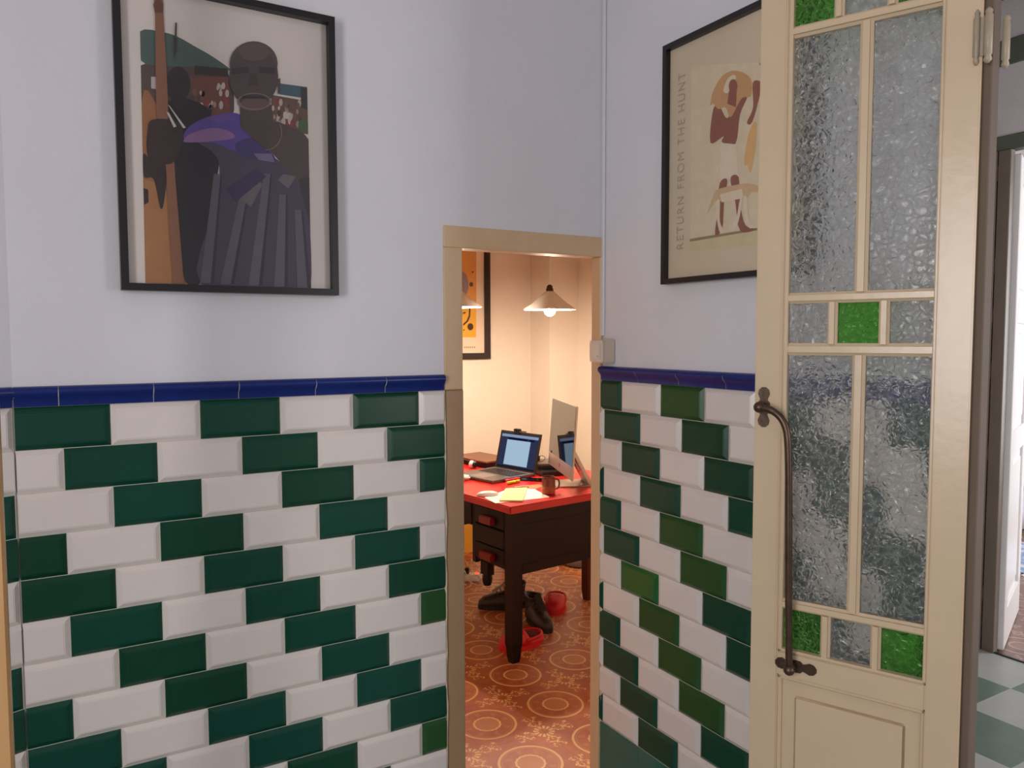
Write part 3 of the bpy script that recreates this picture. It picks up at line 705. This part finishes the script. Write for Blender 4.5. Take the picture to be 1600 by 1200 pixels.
# ================================================================== OFFICE: PENDANT LAMPS
BULB = emis('lit_bulb', (255, 230, 204), 1000)
def pendant(loc, label):
    t = thing('pendant_lamp', label, 'lamp', loc, 0, 'pendant lamps over the desk')
    o, i = [], []
    q = MB(); n = 40; prof = [(.154, 0), (.150, .006), (.105, .036), (.062, .072), (.034, .098), (.022, .108)]
    q.lathe(prof + [(r-.003, z-.0035) for r, z in prof[::-1][:-1]] + [(.151, -.001)], (0, 0, 0), n, cap=False)
    q.build('shade', LAMPM, t, True)
    q = MB(); q.lathe([(.012, .095), (.022, .100), (.022, .122), (.018, .126), (.018, .136), (.011, .144), (.004, .147)], n=16); q.build('lamp_holder', mat('dark_bakelite', (66, 40, 34), .35), t, True)
    q = MB(); q.lathe([(.012, .07), (.014, .05), (.030, .02), (.034, -.002), (.028, -.022), (.014, -.034), (.002, -.037)], n=20); q.build('bulb', BULB, t, True)
    q = MB(); q.tube([(0, 0, .145), (0, 0, 2.89-loc[2])], .0025, 6); q.build('cord', WHITEP, t)
    return t
def at(x, y, dep): v = ray(x, y); return CAM + v*(dep/v.dot(FW))
pendant(at(859, 484, 4.5), 'white conical pendant lamp with glowing bulb hanging in front of the bare pillar')
pendant(at(712, 480, 4.45), 'white conical pendant lamp hanging in front of the ochre poster')

# ================================================================== DESK
DZ = .765; TD = R(6.6); DC = HF(797, 792.7, DZ); DC.z = 0; E1 = Vector((math.cos(TD), math.sin(TD), 0)); E2 = Vector((-math.sin(TD), math.cos(TD), 0))
def on(x, y, z=DZ): return HF(x, y, z)
def loc(p): q = p-DC; return Vector((q.dot(E1), q.dot(E2), q.z))
dk = thing('desk', 'dark wooden pedestal desk with a bright red top', 'desk', DC, TD)
MB().box((0, 0, DZ-.036), (.98, 1.34, DZ), .006, 2).build('desk_top', REDTOP, dk)
PZ = .425
MB().box((.085, .022, PZ+.03), (.90, .040, DZ-.037)).build('end_panel', WOODD, dk)
MB().box((.085, .016, PZ), (.90, .044, PZ+.05), .003).build('bottom_rail', WOODD, dk)
MB().box((.085, .018, DZ-.10), (.90, .042, DZ-.037), .002).build('top_rail', WOODD, dk)
for x in (.02, .905):
    q = MB(); q.rings([[(x+a*s_+.03, .04+b*s_, z) for a, b in ((-1,-1),(1,-1),(1,1),(-1,1))] for z, s_ in ((0,.019), (.03,.024), (.07,.026), (.09,.030), (DZ-.037,.030))]); q.build('leg', WOODD if x < .5 else WOODR, dk)
q = MB(); q.rings([[(.935+a*s_, .475+b*s_, z) for a, b in ((-1,-1),(1,-1),(1,1),(-1,1))] for z, s_ in ((0,.020), (.06,.026), (DZ-.037,.027))]); q.build('leg', WOODR, dk)
MB().box((.03, .042, PZ+.02), (.90, .345, PZ+.034)).build('pedestal_bottom', WOODD, dk)
MB().box((.03, .330, PZ), (.90, .350, DZ-.037)).build('inner_panel', WOODD, dk)
MB().box((.025, .322, PZ-.002), (.055, .352, DZ-.037), .003).build('inner_post', WOODD, dk)
q = MB(); q.box((.022, .215, PZ-.045), (.062, .275, PZ+.02)); q.lathe([(.018, -.10), (.024, -.085), (.026, -.065), (.022, -.045)], (.042, .245, PZ), 12); q.build('drop_foot', WOODD, dk)
zs = [(PZ+.036, .535), (.540, .630), (.635, .724)]
for z0, z1 in zs:
    d_ = MB().box((.018, .075, z0), (.036, .318, z1), .004).build('drawer', WOODD, dk)
for (z0, z1), dr in zip(zs, [o for o in dk.children if o.name.startswith('drawer')]):
    if z0 > .60 : continue
zh = ((.648, .688), (.470, .510))
drs = [o for o in dk.children if o.name.startswith('drawer')]
for (z0, z1), dr in zip(zh, (drs[2], drs[0])):
    MB().box((-.012, .14, z0), (.018, .245, z1), .005, 2).build('drawer_pull', REDH, dr)
# far pedestal, kneehole drawer and its legs
MB().box((.03, 1.00, PZ), (.90, 1.30, DZ-.037), .004).build('far_pedestal', WOODD, dk)
MB().box((.02, .352, DZ-.155), (.04, 1.00, DZ-.037), .003).build('kneehole_drawer', WOODD, dk)
for x in (.05, .935):
    q = MB(); q.rings([[(x+a*s_, 1.27+b*s_, z) for a, b in ((-1,-1),(1,-1),(1,1),(-1,1))] for z, s_ in ((0,.019), (.09,.028), (PZ+.01,.028))]); q.build('leg', WOODD, dk)

# ---- things on the desk
def flat_poly(pxs, z, th, m, name): 
    c = sum((on(x, y, z) for x, y in pxs), Vector())/len(pxs); q = MB(); q.prism([on(x, y, z)-c for x, y in pxs], (0, 0, th)); return q, c
# laptop
lp = thing('laptop', 'open grey laptop with a white document on its lit screen', 'laptop')
L0, R0 = on(773, 729, DZ+.017), on(836, 740, DZ+.017); L0.z = R0.z = 0
hx = (R0-L0).normalized(); wl_ = (R0-L0).length; hy = Vector((hx.y, -hx.x, 0))     # hy toward the front (user)
if hy.x > 0: hy = -hy
lp.location = (L0.x, L0.y, DZ); lp.rotation_euler.z = math.atan2(hx.y, hx.x)
sg = 1 if Vector((-hx.y, hx.x, 0)).dot(hy) > 0 else -1
BD = .325
def ly(v): return sg*v
MB().box((0, ly(0), .001), (wl_, ly(BD), .017), .003, 2).build('base', GREYAL, lp)
MB().box((.03, ly(.03), .0165), (wl_-.03, ly(.165), .0178)).build('keyboard_well', BLACKP, lp)
kb = mat('key_plastic', (30, 28, 30), .5)
for r_ in range(5):
    for c_ in range(12):
        x = .036+c_*(wl_-.072)/12; MB().box((x, ly(.036+r_*.025), .0175), (x+.018, ly(.036+r_*.025+.019), .0192)).build('key', kb, lp)
MB().box((.11, ly(.19), .0168), (wl_-.11, ly(.30), .0176)).build('trackpad', mat('trackpad_grey', (118, 108, 104), .3), lp)
SH = .228; tl = R(14)
ld = link('lid', None, lp, (0, 0, .014)); ld.rotation_euler.x = -sg*0 + (-tl if sg < 0 else tl)*(-1 if sg > 0 else -1)
ld.rotation_euler.x = tl if sg > 0 else -tl
ld.rotation_euler.x *= 1
def lbox(x0, x1, z0, z1, y0, y1, m, nm, bev=0): return MB().box((x0, ly(y0), z0), (x1, ly(y1), z1), bev).build(nm, m, ld)
lbox(0, wl_, 0, SH, -.007, 0, BLACKP, 'lid_shell', .002)
lbox(.017, wl_-.017, .022, SH-.018, 0, .0006, emis('screen_navy', (64, 70, 106), .5), 'screen')
lbox(.017, wl_-.017, SH-.036, SH-.020, .0006, .0009, emis('screen_bar', (150, 170, 205), .75), 'toolbar')
lbox(.068, wl_-.075, .028, SH-.052, .0006, .0010, emis('screen_page', (172, 200, 222), .85), 'document_page')
lbox(.075, .235, SH-.050, SH-.040, .0006, .0009, emis('screen_dark', (24, 30, 66), .4), 'menu_strip'); lbox(.25, .29, SH-.050, SH-.040, .0006, .0009, MATS.get('x') or emis('screen_dark2', (24, 30, 66), .4), 'menu_strip')
lbox(.014, wl_-.014, .012, .019, 0, .0006, emis('screen_dock', (30, 36, 60), .4), 'task_bar')
# webcam clipped to the lid
wc = thing('webcam', 'small black webcam clipped on top of the laptop lid', 'webcam')
wc.parent = None
up_l = Vector((0, 0, 1)); lid_top = Vector((L0.x, L0.y, DZ+.014)) + hx*wl_*.40 + (Vector((0, 0, 1))*math.cos(tl) - hy*math.sin(tl))*SH
wc.location = lid_top; wc.rotation_euler.z = lp.rotation_euler.z
MB().box((-.02, ly(-.012), .001), (.03, ly(.012), .017), .004, 2).build('camera_body', BLACKP, wc)
MB().box((-.02, ly(.0015), -.012), (.02, ly(.006), .002), .001).build('clip', BLACKP, wc)
MB().lathe([(.007, 0), (.007, .004)], (.002, ly(.012), .010), 12, (0, sg, 0)).build('lens', SCRG, wc)
MB().box((.03, ly(-.008), .001), (.075, ly(.002), .006), .001).build('hinge_arm', BLACKP, wc)

# desktop computer
im = thing('desktop_computer', 'slim aluminium all-in-one desktop computer turned sideways on the desk', 'computer')
n0 = at(892.8, 752.8, 3.86); f0 = at(856.4, 727.8, 4.42); n0.z = f0.z = 0
ax = (f0-n0).normalized(); WI = (f0-n0).length; HI = .379
fc = Vector((ax.y, -ax.x, 0)); 
if fc.x > 0: fc = -fc                                    # screen faces left
mid = (n0+f0)/2; im.location = (mid.x, mid.y, DZ)
sy = 1 if Vector((-ax.y, ax.x, 0)).dot(fc) > 0 else -1
im.rotation_euler.z = math.atan2(ax.y, ax.x)
Z0 = .068
hd_ = link('display', None, im, (0, 0, Z0)); hd_.rotation_euler.x = (1 if sy > 0 else -1)*R(4)
def ib(x0, x1, y0, y1, z0, z1, m, nm, bev=0, par=None): return MB().box((x0, sy*y0, z0), (x1, sy*y1, z1), bev, 2).build(nm, m, par or hd_)
ib(-WI/2, WI/2, -.010, 0, 0, HI, ALU, 'display_shell', .003)
ib(-WI/2+.004, WI/2-.004, 0, .0012, .072, HI-.004, SCRG, 'screen')
q = MB(); q.rings([[(x*s_, -sy*(.010+d), HI*.5+z*s_) for x, z in ((-.2,-.13),(.2,-.13),(.2,.13),(-.2,.13))] for s_, d in ((1, 0), (.55, .022))]); q.build('rear_bulge', ALU, hd_)
ap = ell(0, .036, .010, .0115, 20); q = MB(); 
apple = [(x, z) for x, z in ap if not (x*1 > .0062 and abs(z-.038) < .006)]
q.poly([(x, sy*.0008, z) for x, z in apple]); q.poly([(x, sy*.0008, z) for x, z in ((.001,.049),(.004,.051),(.005,.055),(.002,.053))]); q.build('emblem', BLACKP, hd_)
# stand: foot plate and angled arm with a cable hole
MB().box((-.095, sy*-.16, .0005), (.095, sy*.035, .007), .002).build('stand_foot', ALU, im)
q = MB(); arm = [(-.016, .10), (-.04, .24), (-.052, .24), (-.165, .007), (-.150, .0005), (-.125, .0005)]
arm = [(-.030, .230), (-.044, .240), (-.162, .016), (-.158, .004), (-.146, .007)]
for xa, xb in ((-.085, -.02), (.02, .085)): q.prism([(xa, sy*y, z) for y, z in arm], (xb-xa, 0, 0))
for (y0, z0), (y1, z1), (y2, z2), (y3, z3) in (((-.030,.230),(-.044,.240),(-.096,.140),(-.080,.135)), ((-.118,.060),(-.130,.076),(-.162,.016),(-.146,.007))): q.prism([(-.02, sy*y0, z0), (-.02, sy*y1, z1), (-.02, sy*y2, z2), (-.02, sy*y3, z3)], (.04, 0, 0))
q.build('stand_arm', ALU, im)

# mug
mg = thing('mug', 'brown glazed clay mug with an unglazed lower half', 'mug', on(857.5, 773.5)+Vector((.015, .025, 0)))
MB().lathe([(.030, .0008), (.034, .004), (.0345, .04)], n=24).build('lower_body', mat('raw_terracotta', (168, 78, 44), .7, .08, 30), mg, True)
q = MB(); q.lathe([(.0345, .0402), (.034, .075), (.036, .088), (.033, .088), (.031, .075), (.031, .012), (.001, .011)], n=24, cap=False); q.build('glazed_body', mat('brown_glaze', (112, 46, 24), .15, .15, 20), mg, True)
hp = srt([(.033, -.0, .074), (.052, -.0, .070), (.057, 0, .048), (.050, 0, .028), (.034, 0, .024)]); hm = MB(); hm.tube(hp, .0045, 8); h_ = hm.build('handle', MATS['brown_glaze'], mg, True); h_.rotation_euler.z = R(-15)
# papers and notepad
q, c = flat_poly([(757, 777.5), (774, 786.5), (859, 777), (832, 762.5), (790, 766)], DZ+.0006, .0006, None, ''); tag(q.build('paper_sheet', mat('white_paper', (246, 240, 232), .7), None, False, c), 'white loose sheets of paper under the yellow notepad', 'paper')
q, c = flat_poly([(790, 765), (824, 763.5), (817, 784), (780, 783.5)], DZ+.0016, .007, None, '')
npd = thing('notepad', 'pale yellow notepad lying on the white sheets', 'notepad', c); 
npo = q.build('page_block', mat('yellow_paper', (240, 226, 168), .7), npd)
pp = [on(x, y, DZ+.0088)-c for x, y in ((790, 765), (824, 763.5), (817, 784), (780, 783.5))]
for k in range(1, 9):
    t_ = k/10; a = pp[0].lerp(pp[3], t_); b = pp[1].lerp(pp[2], t_); u_ = (pp[3]-pp[0]).normalized()*.0012; q = MB(); q.poly([a, b, b+u_, a+u_]); q.build('ruled_line', mat('rule_ink', (214, 200, 150), .7), npd)
# mouse
ms = thing('computer_mouse', 'white low computer mouse on the desk edge by the papers', 'mouse', on(765, 775.5)+Vector((0, .02, .0)), R(-20))
q = MB(); rs = []
for k in range(13):
    t_ = -1+2*k/12; w_ = .029*math.sqrt(max(0, 1-abs(t_)**3.2))+.0008; h = .004+.019*math.sqrt(max(0, 1-t_*t_*.98))
    rs.append([(t_*.056, w_*math.cos(a), .002+(h*max(0, math.sin(a)) if math.sin(a) > 0 else 0)) for a in [math.pi*2*j/16 for j in range(16)]])
q.rings(rs); q.build('shell', WHITEP, ms, True)
MB().box((-.045, -.02, .0003), (.045, .02, .0025)).build('underside', GREYD, ms)
# highlighters, pencil, phone
def pen(name, label, a, b, r_, m, capm, cat='pen'):
    pa_, pb_ = on(*a)+Vector((0, 0, r_)), on(*b)+Vector((0, 0, r_)); d = pb_-pa_; L = min(d.length, .14); d.normalize()
    t = thing(name, label, cat, (pa_.x, pa_.y, DZ+r_), math.atan2(d.y, d.x))
    MB().lathe([(r_*.6, 0), (r_, .003), (r_, L*.62)], n=12, axis=(1, 0, 0)).build('barrel', m, t, True)
    MB().lathe([(r_*.96, L*.62), (r_*.96, L*.97), (r_*.6, L)], n=12, axis=(1, 0, 0)).build('cap', capm, t, True)
PINK = mat('pink_plastic', (226, 36, 66), .35); YEL = mat('yellow_plastic', (222, 214, 30), .35); CRP = mat('cream_plastic', (226, 208, 150), .5)
pen('highlighter', 'pink red highlighter pen beside the laptop corner', (789, 753.5), (812, 749.5), .0075, PINK, PINK)
pen('highlighter', 'yellow highlighter pen in front of the pink one', (792, 757.5), (812, 753.5), .0085, YEL, YEL)
pen('pen', 'pale cream pen stub lying behind the notepad', (804, 763), (826, 761.5), .0045, CRP, CRP)
pen('pen', 'dark pen resting beside the laptop edge', (812, 749), (833, 743.5), .005, BLACKP, BLACKP)
ph = thing('smartphone', 'black smartphone lying face up by the laptop', 'phone', on(833, 750.5), R(40))
MB().box((-.035, -.07, .0005), (.035, .07, .008), .003, 2).build('body', BLACKP, ph); MB().box((-.032, -.066, .008), (.032, .066, .0085)).build('screen', SCRG, ph)
# scattered brown leaflet
q, c = flat_poly([(812, 759), (842, 757), (850, 760), (836, 764.5), (818, 763)], DZ+.0006, .0008, None, ''); tag(q.build('leaflet', mat('kraft_paper', (176, 120, 76), .7, .15, 40), None, False, c), 'brown crumpled leaflet behind the mug', 'paper')
# things behind the laptop
bx = thing('wooden_box', 'flat brown wooden box behind the open laptop', 'box', on(742, 731.5)+Vector((.13, .14, 0)), R(10))
BW = wood('walnut_box', (92, 60, 44), (120, 80, 58), .45, 0, 6)
MB().box((-.11, -.17, .0005), (.11, .17, .030), .003).build('box_body', WOODD, bx); MB().box((-.113, -.173, .030), (.113, .173, .042), .003).build('lid', BW, bx)
bt = on(852, 741)+Vector((.06, .05, 0))
tag(MB().box((-.10, -.14, .0008), (.10, .14, .026), .004, 2).build('black_notebook', BLACKP, None, False, (bt.x, bt.y, DZ), R(-12)), 'thick black notebook between the laptop and the desktop computer', 'notebook')
dv = thing('external_drive', 'grey and black external drive on top of the black notebook', 'device', (bt.x-.0, bt.y+.03, DZ+.026), R(-18))
MB().box((-.075, -.10, .0008), (.075, .10, .022), .004, 2).build('lower_case', BLACKP, dv); MB().box((-.073, -.098, .022), (.073, .098, .034), .003, 2).build('upper_case', GREYAL, dv)
dkk = thing('plug_adapter', 'small black plug adapter standing on the external drive', 'adapter', (bt.x-.05, bt.y+.07, DZ+.0605), R(10))
MB().box((-.022, -.018, .0005), (.022, .018, .03), .003).build('body', BLACKP, dkk); MB().lathe([(.009, .03), (.009, .05), (.004, .056), (.004, .066)], n=10).build('plug_stem', BLACKP, dkk)
MB().tube(srt([(.02, 0, .02), (.032, -.02, .03), (.03, -.05, .02), (.0, -.06, .006), (-.02, -.04, .004)]), .002, 6).build('cable', BLACKP, dkk)
# earphone bundle and charger at the left
eb = on(737, 732)
e_ = thing('headphones', 'small white and dark headphones lying by the box', 'headphones', (eb.x, eb.y, DZ), R(30))
MB().sphere((0, 0, .026), .024, (1, .7, 1)).build('ear_cup', WHITEP, e_, True)
MB().lathe([(.020, 0), (.022, .006), (.018, .012)], (0, -.018, .026), 16, (0, -1, 0)).build('ear_pad', BLACKP, e_, True)
MB().tube(srt([(-.01, 0, .040), (-.03, .03, .055), (-.06, .06, .05), (-.085, .07, .024), (-.09, .06, .006)]), .004, 8).build('headband', BLACKP, e_, True)
cg = on(727.5, 750); tag(MB().box((-.03, -.03, .0005), (.03, .03, .028), .010, 3).build('charger_block', WHITEP, None, True, (cg.x-.01, cg.y, DZ), R(20)), 'rounded white charger block at the laptop front edge', 'charger')
tc = on(757, 730); tag(MB().box((-.02, -.006, .0005), (.02, .006, .008), .002).build('eraser', mat('teal_rubber', (70, 170, 140), .5), None, False, (tc.x+.03, tc.y+.03, DZ), R(60)), 'tiny teal rubber eraser by the laptop hinge', 'eraser')
# white power cable of the desktop computer
pcb = MB(); ib0 = im.location + Matrix.Rotation(im.rotation_euler.z, 3, 'Z') @ Vector((-.05, -sy*.175, .10))
p1 = on(921, 757); pcb.tube(srt([ib0, ib0+Vector((.06, -.03, .0)), ib0+Vector((.12, -.07, -.04)), ib0+Vector((.15, -.10, -.08)), ib0+Vector((.155, -.12, -.096))]), .003, 6)
tag(pcb.build('power_cable', WHITEP, None, True), 'white power cable curling behind the desktop computer', 'cable')

# ================================================================== UNDER THE DESK
def shoe(t, L, W, H, m, sole, clogged=False):
    """toe at +x, heel at -x, on z=0"""
    n = 20; rs = []; N = 24
    for k in range(N+1):
        s_ = k/N; x = -L/2 + L*s_
        wd = W/2*(1-abs((s_-.62)/.62)**3*.35 if s_ < .62 else math.sqrt(max(.02, 1-((s_-.62)/.40)**2)))
        if s_ < .08: wd *= .78+s_*2.7
        hh = H*(1.0 if s_ < .35 else 1.0-.50*((s_-.35)/.65)**1.1); 
        if clogged: hh = H*(.42 if s_ < .38 else .42+.58*(s_-.38)/.10 if s_ < .48 else 1-.42*((s_-.48)/.52)**1.6)
        if s_ > .9: hh *= 1-(s_-.9)*4
        rs.append([(x, wd*math.copysign(abs(math.cos(a))**.7, math.cos(a)), .018+ (hh*max(0, math.sin(a))**.75 if math.sin(a) > 0 else 0)) for a in [2*math.pi*j/n for j in range(n)]])
    q = MB(); q.rings(rs); q.build('upper', m, t, True)
    out = []
    for k in range(28):
        a = 2*math.pi*k/28; s_ = .5+.5*math.cos(a); wd = W/2*(.80+.28*math.sin(math.pi*min(1, s_*.9)))*.98
        out.append((L/2*1.02*math.copysign(abs(math.cos(a))**.8, math.cos(a)), wd*math.copysign(abs(math.sin(a))**.7, math.sin(a)), .0005))
    q = MB(); q.prism(out, (0, 0, .024)); q.build('sole', sole, t)
def boot(label, loc_, rz, grp):
    t = thing('boot', label, 'boot', loc_, rz, grp)
    shoe(t, .27, .10, .085, SHOE, SOLE)
    q = MB(); rs = []
    for z, r1, r2, dx in ((.06,.058,.044,-.075), (.10,.052,.042,-.082), (.135,.054,.046,-.085), (.145,.058,.050,-.085), (.142,.048,.040,-.085), (.09,.042,.034,-.08)):
        rs.append([(dx+r1*math.cos(2*math.pi*k/18), r2*math.sin(2*math.pi*k/18), z+.006*math.sin(4*math.pi*k/18)) for k in range(18)])
    q.rings(rs); q.build('ankle_collar', SHOE, t, True)
    q = MB(); q.rings([[(x, y*w_, z) for y in (-1, -.5, 0, .5, 1)] for x, w_, z in ((-.03,.020,.16), (0,.024,.128), (.03,.026,.108), (.055,.026,.094))], cap=False, closed=False)
    q.build('tongue', SHOE, t, True)
    for k, x in enumerate((-.015, .005, .025, .045)):
        z = .128-.018*k; MB().tube(srt([(x, -.034, z-.012), (x+.006, 0, z+.006), (x, .034, z-.012)], 4), .0028, 6).build('lace', mat('lace_brown', (78, 66, 54), .8), t, True)
def clog(label, loc_, rz, grp):
    t = thing('clog', label, 'clog', loc_, rz, grp)
    shoe(t, .245, .122, .074, CLOG, CLOG, True)
    MB().lathe([(.038, .0), (.036, .002)], (-.066, 0, .0485), 20).build('foot_bed', mat('dark_red_lining', (96, 14, 18), .7), t)
    MB().tube(srt([(.005, -.058, .048), (-.04, -.060, .052), (-.095, -.046, .056), (-.116, 0, .058), (-.095, .046, .056), (-.04, .060, .052), (.005, .058, .048)], 5), .007, 8).build('heel_strap', CLOG, t, True)
    for a, b in ((.03, -.02), (.03, .02), (.055, 0), (.07, -.022), (.07, .022)): MB().lathe([(.0045, 0), (.0045, .004)], (a, b, .083-(a-.03)*.4), 8).build('vent_hole', mat('hole_dark', (60, 8, 12), .8), t)
def place(fn, label, heel, toe, grp):
    a, b = HF(*heel), HF(*toe); d = b-a; fn(label, (a+b)/2, math.atan2(d.y, d.x), grp)
place(boot, 'dark laced leather boot lying crosswise behind the front desk leg', (816, 948), (752, 950), 'boots under the desk')
place(boot, 'dark leather boot with its toe toward the door, beside the red clogs', (824, 960), (862, 994), 'boots under the desk')
place(clog, 'red foam clog standing alone on the patterned tiles under the desk', (870, 936), (865, 966), 'red clogs under the desk')
place(clog, 'red foam clog lying behind the front desk leg', (841, 1002), (786, 1017), 'red clogs under the desk')
# power strip, cables, amber board, grey disc
ps = HF(738, 909); t = thing('power_strip', 'white power strip with a lit red switch on the floor under the desk', 'power strip', (ps.x-.03, ps.y+.05, 0), R(-30))
MB().box((-.13, -.03, .0005), (.10, .03, .045), .006, 2).build('strip_body', WHITEP, t)
MB().box((.070, -.012, .045), (.092, .012, .050), .002).build('switch', emis('red_neon', (255, 60, 40), 3), t)
for k in range(3): MB().box((-.10+k*.05, -.016, .045), (-.07+k*.05, .016, .085), .004).build('plug', BLACKP if k != 1 else WHITEP, t)
for k in range(4): MB().tube(srt([(-.085+k*.045, 0, .06), (-.10+k*.05, -.02-.02*k, .13+.01*k), (-.05+k*.05, -.07, .09), (-.02+k*.06, -.09-.02*k, .03), (.02+k*.07, -.12, .006)]), .0035, 6).build('cable', WHITEP, t, True)
ab = HF(734, 905); tag(MB().box((-.16, -.008, 0), (.16, .008, .62), .003).build('amber_board', SPRINGY, None, False, (ab.x+.17, ab.y+.55, .002), R(0)), 'amber yellow board standing upright under the desk', 'board')
gd = HF(902, 888); t = thing('floor_disc', 'low grey round disc appliance on the floor behind the desk', 'appliance', (gd.x+.12, gd.y+.10, 0))
MB().lathe([(.150, .004), (.165, .010), (.168, .06), (.160, .075), (.05, .080)], n=36).build('body', GREYD, t, True); MB().lathe([(.03, .0795), (.028, .085)], n=16).build('button', BLACKP, t)

# ================================================================== FAR ROOM
bd_ = thing('bed', 'pale grey upholstered bed in the far room behind the white door', 'bed', (5.0, 1.35, 0), R(0))
MB().box((-.75, -.40, .06), (.85, .95, .34), .03, 3).build('bed_base', mat('pale_grey_cloth', (178, 176, 182), .9, .06, 30), bd_, True)
MB().box((-.73, -.38, .34), (.83, .93, .50), .05, 3).build('mattress', mat('grey_white_cloth', (196, 196, 204), .9, .05, 30), bd_, True)
for x in (-.68, .78):
    for y in (-.34, .88): MB().box((x-.03, y-.03, 0), (x+.03, y+.03, .07)).build('leg', BLACKP, bd_)
def cloth(name, x0, x1, y0, y1, z, drop, m, label, cat, seed=0):
    n = 22; q = MB(); rnd = random.Random(seed); ph_ = [rnd.uniform(0, 6) for _ in range(4)]; g = []
    for i in range(n+1):
        row = []
        for j in range(n+1):
            u, v = i/n, j/n; x = x0+(x1-x0)*u; y = y0+(y1-y0)*v
            zz = z + .03*math.sin(9*u+ph_[0]+4*v)*math.sin(7*v+ph_[1]) + .02*math.sin(17*u+ph_[2]+11*v)
            if drop and u < .25: zz -= drop*(.25-u)/.25; x = x0+(x1-x0)*.25 - .02 - .01*math.sin(20*v)
            row.append((x, y, zz))
        g.append(row)
    q.rings(g, cap=False, closed=False); o = q.build(name, m, None, True); md = o.modifiers.new('thick', 'SOLIDIFY'); md.thickness = .012; return tag(o, label, cat)
BLUEC = NT('blue_print_cloth')
_f = BLUEC.noise(5, 4); _c = BLUEC.mix(BLUEC.n_mr(_f, .42, .5), lin((20, 44, 96)), lin((52, 150, 196))); BLUEC.t.links.new(_c, BLUEC.b.inputs['Base Color']); BLUEC.b.inputs['Roughness'].default_value = .8
cloth('blanket', 4.28, 5.4, 1.0, 2.0, .575, 0, BLUEC.m, 'crumpled blue patterned blanket on the bed', 'blanket', 3)
hb = HB(1597, 695, 4.9); t = thing('backpack', 'dark brown rounded bag lying on the blue blanket', 'bag', (4.9, hb.y-.02, .66))
DKB = mat('dark_brown_cloth', (62, 50, 48), .8, .1, 30)
MB().sphere((0, 0, .14), .15, (.8, 1, .95)).build('bag_body', DKB, t, True); MB().tube(srt([(0, -.04, .27), (0, -.02, .33), (0, .03, .33), (0, .05, .27)]), .012, 8).build('bag_handle', DKB, t, True)
RUG = NT('striped_rug'); _f = RUG.noise(8, 5); RUG.t.links.new(RUG.mix(RUG.n_mr(_f, .4, .62), lin((128, 146, 176)), lin((226, 226, 232))), RUG.b.inputs['Base Color']); RUG.b.inputs['Roughness'].default_value = .95
rg = thing('rug', 'pale blue and white fringed rug on the far room floor', 'rug', (4.22, .68, 0), R(0))
MB().box((-.40, -.6, .0005), (.42, .26, .010), .003).build('rug_field', RUG.m, rg)
for k in range(21):
    y = -.58+k*.04; MB().box((-.45, y, .0005), (-.40, y+.018, .005)).build('fringe', mat('fringe_white', (214, 214, 218), .9), rg)
